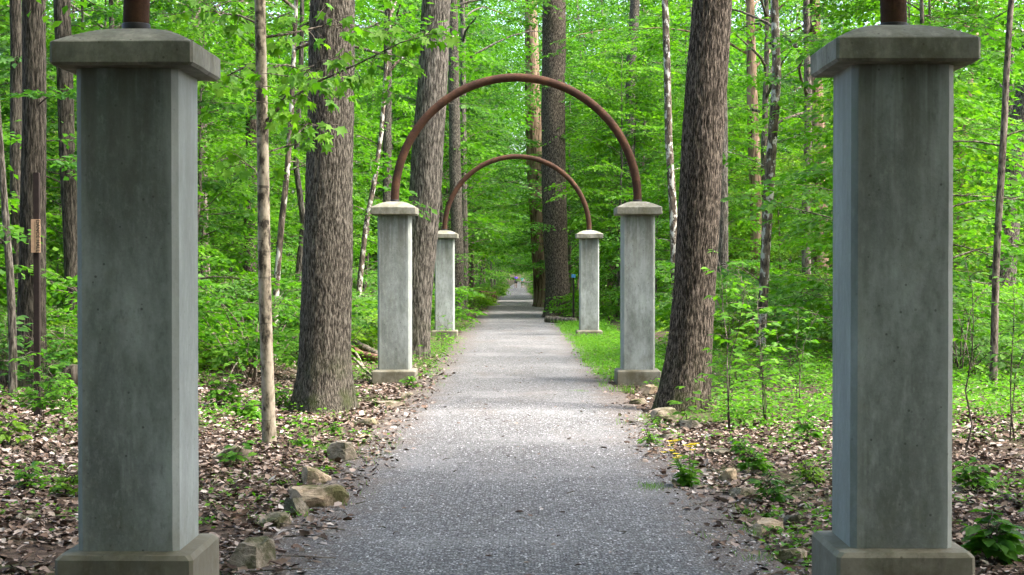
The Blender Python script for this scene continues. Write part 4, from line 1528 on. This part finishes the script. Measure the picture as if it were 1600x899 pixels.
NP('seedling', 'small weed between the thin tan tree foot and the flat slabs', 468, 700, 30, 'leaf_bright', 4, 'ovate', .055, 6, seed=44, spread=.5)
NP('seedling', 'leafy green weed behind the long brown stone on the right bank', 1180, 742, 56, 'leaf_bright', 5, 'ovate', .075, 7, seed=45, spread=.45)
NP('seedling', 'lime green weed before the right front pillar beside its inner edge', 1262, 760, 48, 'leaf_lime', 4, 'ovate', .07, 6, seed=46, spread=.45)
NP('seedling', 'bright seedling on the leaves outside the right front pillar near its middle', 1524, 770, 56, 'leaf_bright', 5, 'ovate', .08, 7, seed=47, spread=.45)
NP('sapling', 'short bushy sapling between thick reddish trunk and lichen blotched tree', 1150, 600, 120, 'leaf_lime', 4, 'ovate', .085, 10, seed=48, spread=.28)
b1 = place(protos_s[3], 'bush', gx(358, 26), 26, 1.25, .6, 'shrubs on the forest floor')
b1['label'] = 'round dense bush with small pale leaves beside the left front pillar inner edge'


def flower_plant():
    px, py = 1078, 762
    d = (EYE) * FPX / (py - VY)
    x = gx(px, d)
    t = thing('flowering_plant', 'leafy plant with small yellow flowers on the right path edge', 'plant', (x, d, ground_z(x, d)))
    rr = np.random.default_rng(31)
    tb, lv = Tubes(), Leaves()
    for s in range(7):
        a = rr.uniform(0, 6.28)
        k = rr.uniform(.1, .75)
        h = rr.uniform(.20, .42)
        P = [np.array([math.cos(a) * k * h * u, math.sin(a) * k * h * u, h * u - .02]) for u in np.linspace(0, 1, 5)]
        tb.add(P, np.linspace(.005, .002, 5), 6)
        for j in range(6):
            u = .2 + .65 * j / 6
            q = P[0] + (P[-1] - P[0]) * u
            th = j * 2.4 + s
            for m in range(2):
                lv.raw([q + np.array([0, 0, .01 * m])], [(math.cos(th + m), math.sin(th + m), .25 - .4 * rr.random())], [(rr.normal(0, .3), rr.normal(0, .3), 1)], [.10 * (1.1 - .6 * u) * rr.uniform(.7, 1.2)])
        if s < 5:
            for j in range(4):
                c = P[-1] + rr.normal(0, .025, 3)
                tb.add([P[-1] - np.array([0, 0, .03]), c], [.002, .0015], 4)
                fl = Leaves()
                for m in range(6):
                    th = m * PI / 3
                    fl.raw([c], [(math.cos(th), math.sin(th), .25)], [(0, -.3, 1)], [.028])
                link('flower', fl.mesh('flower'), M['petal'], t)
    link('stem', tb.mesh('stem'), M['grass'], t)
    link('foliage', lv.mesh('foliage', 'ovate'), M['leaf_bright'], t)


flower_plant()

# ------------------------------------------------------------------ sign post with its board
def box_mesh(name, sx, sy, sz, bev=.004, z0=0.0):
    import bmesh
    bm = bmesh.new()
    bmesh.ops.create_cube(bm, size=1.0)
    for v in bm.verts:
        v.co = Vector((v.co.x * sx, v.co.y * sy, (v.co.z + .5) * sz + z0))
    bmesh.ops.bevel(bm, geom=list(bm.edges), offset=bev, segments=2, affect='EDGES')
    me = bpy.data.meshes.new(name)
    bm.to_mesh(me)
    bm.free()
    return me


def text_mesh(body, size, name):
    cu = bpy.data.curves.new(name, 'FONT')
    cu.body = body
    cu.size = size
    cu.extrude = .0015
    cu.align_x = 'CENTER'
    cu.align_y = 'CENTER'
    o = bpy.data.objects.new(name, cu)
    C.objects.link(o)
    bpy.context.view_layer.update()
    me = bpy.data.meshes.new_from_object(o.evaluated_get(bpy.context.evaluated_depsgraph_get()))
    bpy.data.objects.remove(o)
    me.name = name
    return me


def sign():
    D = 15.5
    x = gx(57, D)
    gz = ground_z(x, D)
    t = thing('sign_post', 'dark post with narrow tan dance hall board, outside the left front pillar', 'sign', (x, D, gz))
    k = D / FPX
    top = EYE + (VY - 270) * k - gz
    link('post', box_mesh('post', .058, .05, top + .1, .005, -.1), M['post_brown'], t)
    zb, zt = EYE + (VY - 395) * k - gz, EYE + (VY - 343) * k - gz
    w = 14 * k
    b = link('board', box_mesh('board', w, .018, zt - zb, .002), M['board'], t)
    b.location = (0, -.036, zb)
    tx = text_mesh('DANCE HALL', .053, 'lettering')
    o = link('lettering', tx, M['ink'], b)
    o.location = (w * .27, -.0105, (zt - zb) / 2)
    o.rotation_euler = (R(90), R(90), 0)
    g_ = link('groove', box_mesh('groove', .002, .003, (zt - zb) * .86, .0005), M['ink'], b)
    g_.location = (-.006, -.0095, (zt - zb) * .07)


sign()


def marker():
    D = 48.0
    x = gx(896, D)
    gz = ground_z(x, D)
    t = thing('trail_marker', 'small blue marker in leaves left of the right rear pillar', 'marker', (x, D, gz))
    z = EYE + (VY - 434) * D / FPX - gz
    link('post', box_mesh('post', .06, .05, z + .15, .004, -.1), M['post_brown'], t)
    p = link('plate', box_mesh('plate', .12, .02, .10, .004), M['blue'], t)
    p.location = (0, -.04, z)


marker()

# ------------------------------------------------------------------ two walkers far down the path
def skin(name, verts, edges, radii, mat, parent, root=0):
    me = bpy.data.meshes.new(name)
    me.from_pydata(verts, edges, [])
    o = link(name, me, mat, parent)
    sk = o.modifiers.new('skin', 'SKIN')
    sk.use_smooth_shade = True
    for i, r in enumerate(radii):
        r = r if isinstance(r, tuple) else (r, r)
        me.skin_vertices[0].data[i].radius = r
        me.skin_vertices[0].data[i].use_root = (i == root)
    sb = o.modifiers.new('sub', 'SUBSURF')
    sb.levels = sb.render_levels = 2
    return o


def walker(x, y, label, k, shirt, shorts, hair, skinc, arm_out, stride):
    t = thing('person', label, 'person', (x, y, ground_z(x, y) + .02))
    s = k
    V = [(0, 0, .93), (0, 0, 1.12), (0, .01, 1.32), (0, .01, 1.45), (0, .02, 1.53), (0, .03, 1.66), (0, .02, 1.72)]
    E = [(0, 1), (1, 2), (2, 3), (3, 4), (4, 5), (5, 6)]
    Rr = [.125, .115, .135, .09, .055, .085, .06]
    shoulders = []
    for sg in (-1, 1):
        b = len(V)
        if sg == 1 and arm_out:
            A = [(sg * .19, .01, 1.40), (sg * .36, .0, 1.22), (sg * .26, -.02, 1.02), (sg * .22, -.02, .95)]
        else:
            A = [(sg * .19, .01, 1.40), (sg * .23, -.02 * sg, 1.14), (sg * .24, .08 * sg, .90), (sg * .24, .11 * sg, .82)]
        V += A
        E += [(3, b), (b, b + 1), (b + 1, b + 2), (b + 2, b + 3)]
        Rr += [.06, .046, .036, .04]
        b = len(V)
        f = stride * sg
        V += [(sg * .095, 0, .86), (sg * .10, .12 * f, .50), (sg * .10, -.02 + .20 * f, .09), (sg * .10, .12 + .20 * f, .045)]
        E += [(0, b), (b, b + 1), (b + 1, b + 2), (b + 2, b + 3)]
        Rr += [.09, .062, .042, .04]
    V = [tuple(c * s for c in v) for v in V]
    Rr = [r * s for r in Rr]
    link_ = skin('body', V, E, Rr, skinc, t)
    TV = [V[0], V[1], V[2], V[3]]
    TE = [(0, 1), (1, 2), (2, 3)]
    TR_ = [.14 * s, .13 * s, .15 * s, .085 * s]
    for b in (7, 15):
        n = len(TV)
        mid = tuple((V[b][i] + V[b + 1][i]) / 2 + 0 for i in range(3))
        TV += [V[b], mid]
        TE += [(3, n), (n, n + 1)]
        TR_ += [.075 * s, .065 * s]
    skin('shirt', TV, TE, TR_, shirt, t)
    SV, SE, SR = [V[0]], [], [.14 * s]
    for b in (11, 19):
        n = len(SV)
        m2 = tuple(V[b][i] * .35 + V[b + 1][i] * .65 for i in range(3))
        SV += [V[b], m2]
        SE += [(0, n), (n, n + 1)]
        SR += [.105 * s, .09 * s]
    skin('shorts', SV, SE, SR, shorts, t)
    skin('hair', [(0, .0, 1.60 * s), (0, .0, 1.70 * s), (0, .02, 1.745 * s)], [(0, 1), (1, 2)], [.075 * s, .094 * s, .06 * s], hair, t)
    for b in (13, 21):
        p, q = V[b], V[b + 1]
        skin('shoe', [(p[0], p[1] - .03, .05 * s), (q[0], q[1] + .05, .04 * s)], [(0, 1)], [.05 * s, .045 * s], M['dark_steel'], t)


M['purple'] = simple_mat('purple', (.12, .05, .52), .8)
M['teal'] = simple_mat('teal', (.10, .48, .55), .8)
M['black_cloth'] = simple_mat('black_cloth', (.02, .022, .024), .9)
M['navy_cloth'] = simple_mat('navy_cloth', (.02, .035, .06), .9)
M['skin_dark'] = simple_mat('skin_dark', (.16, .09, .06), .6, .1)
M['skin_pale'] = simple_mat('skin_pale', (.50, .32, .25), .6, .1)
M['hair_dark'] = simple_mat('hair_dark', (.015, .012, .012), .6)
M['hair_fair'] = simple_mat('hair_fair', (.34, .22, .12), .6)
walker(gx(806, 204), 204, 'walker in a purple shirt and dark shorts with one elbow out', 1.0, M['purple'], M['black_cloth'], M['hair_dark'], M['skin_dark'], True, 1)
walker(gx(816, 206), 206, 'walker in a teal top and dark shorts with pale bare legs', .92, M['teal'], M['navy_cloth'], M['hair_fair'], M['skin_pale'], False, -1)

for p in protos_u + protos_t + protos_s:
    if p.name not in FIRST:
        for c in KIDS[p.name]:
            bpy.data.objects.remove(c)
        bpy.data.objects.remove(p)
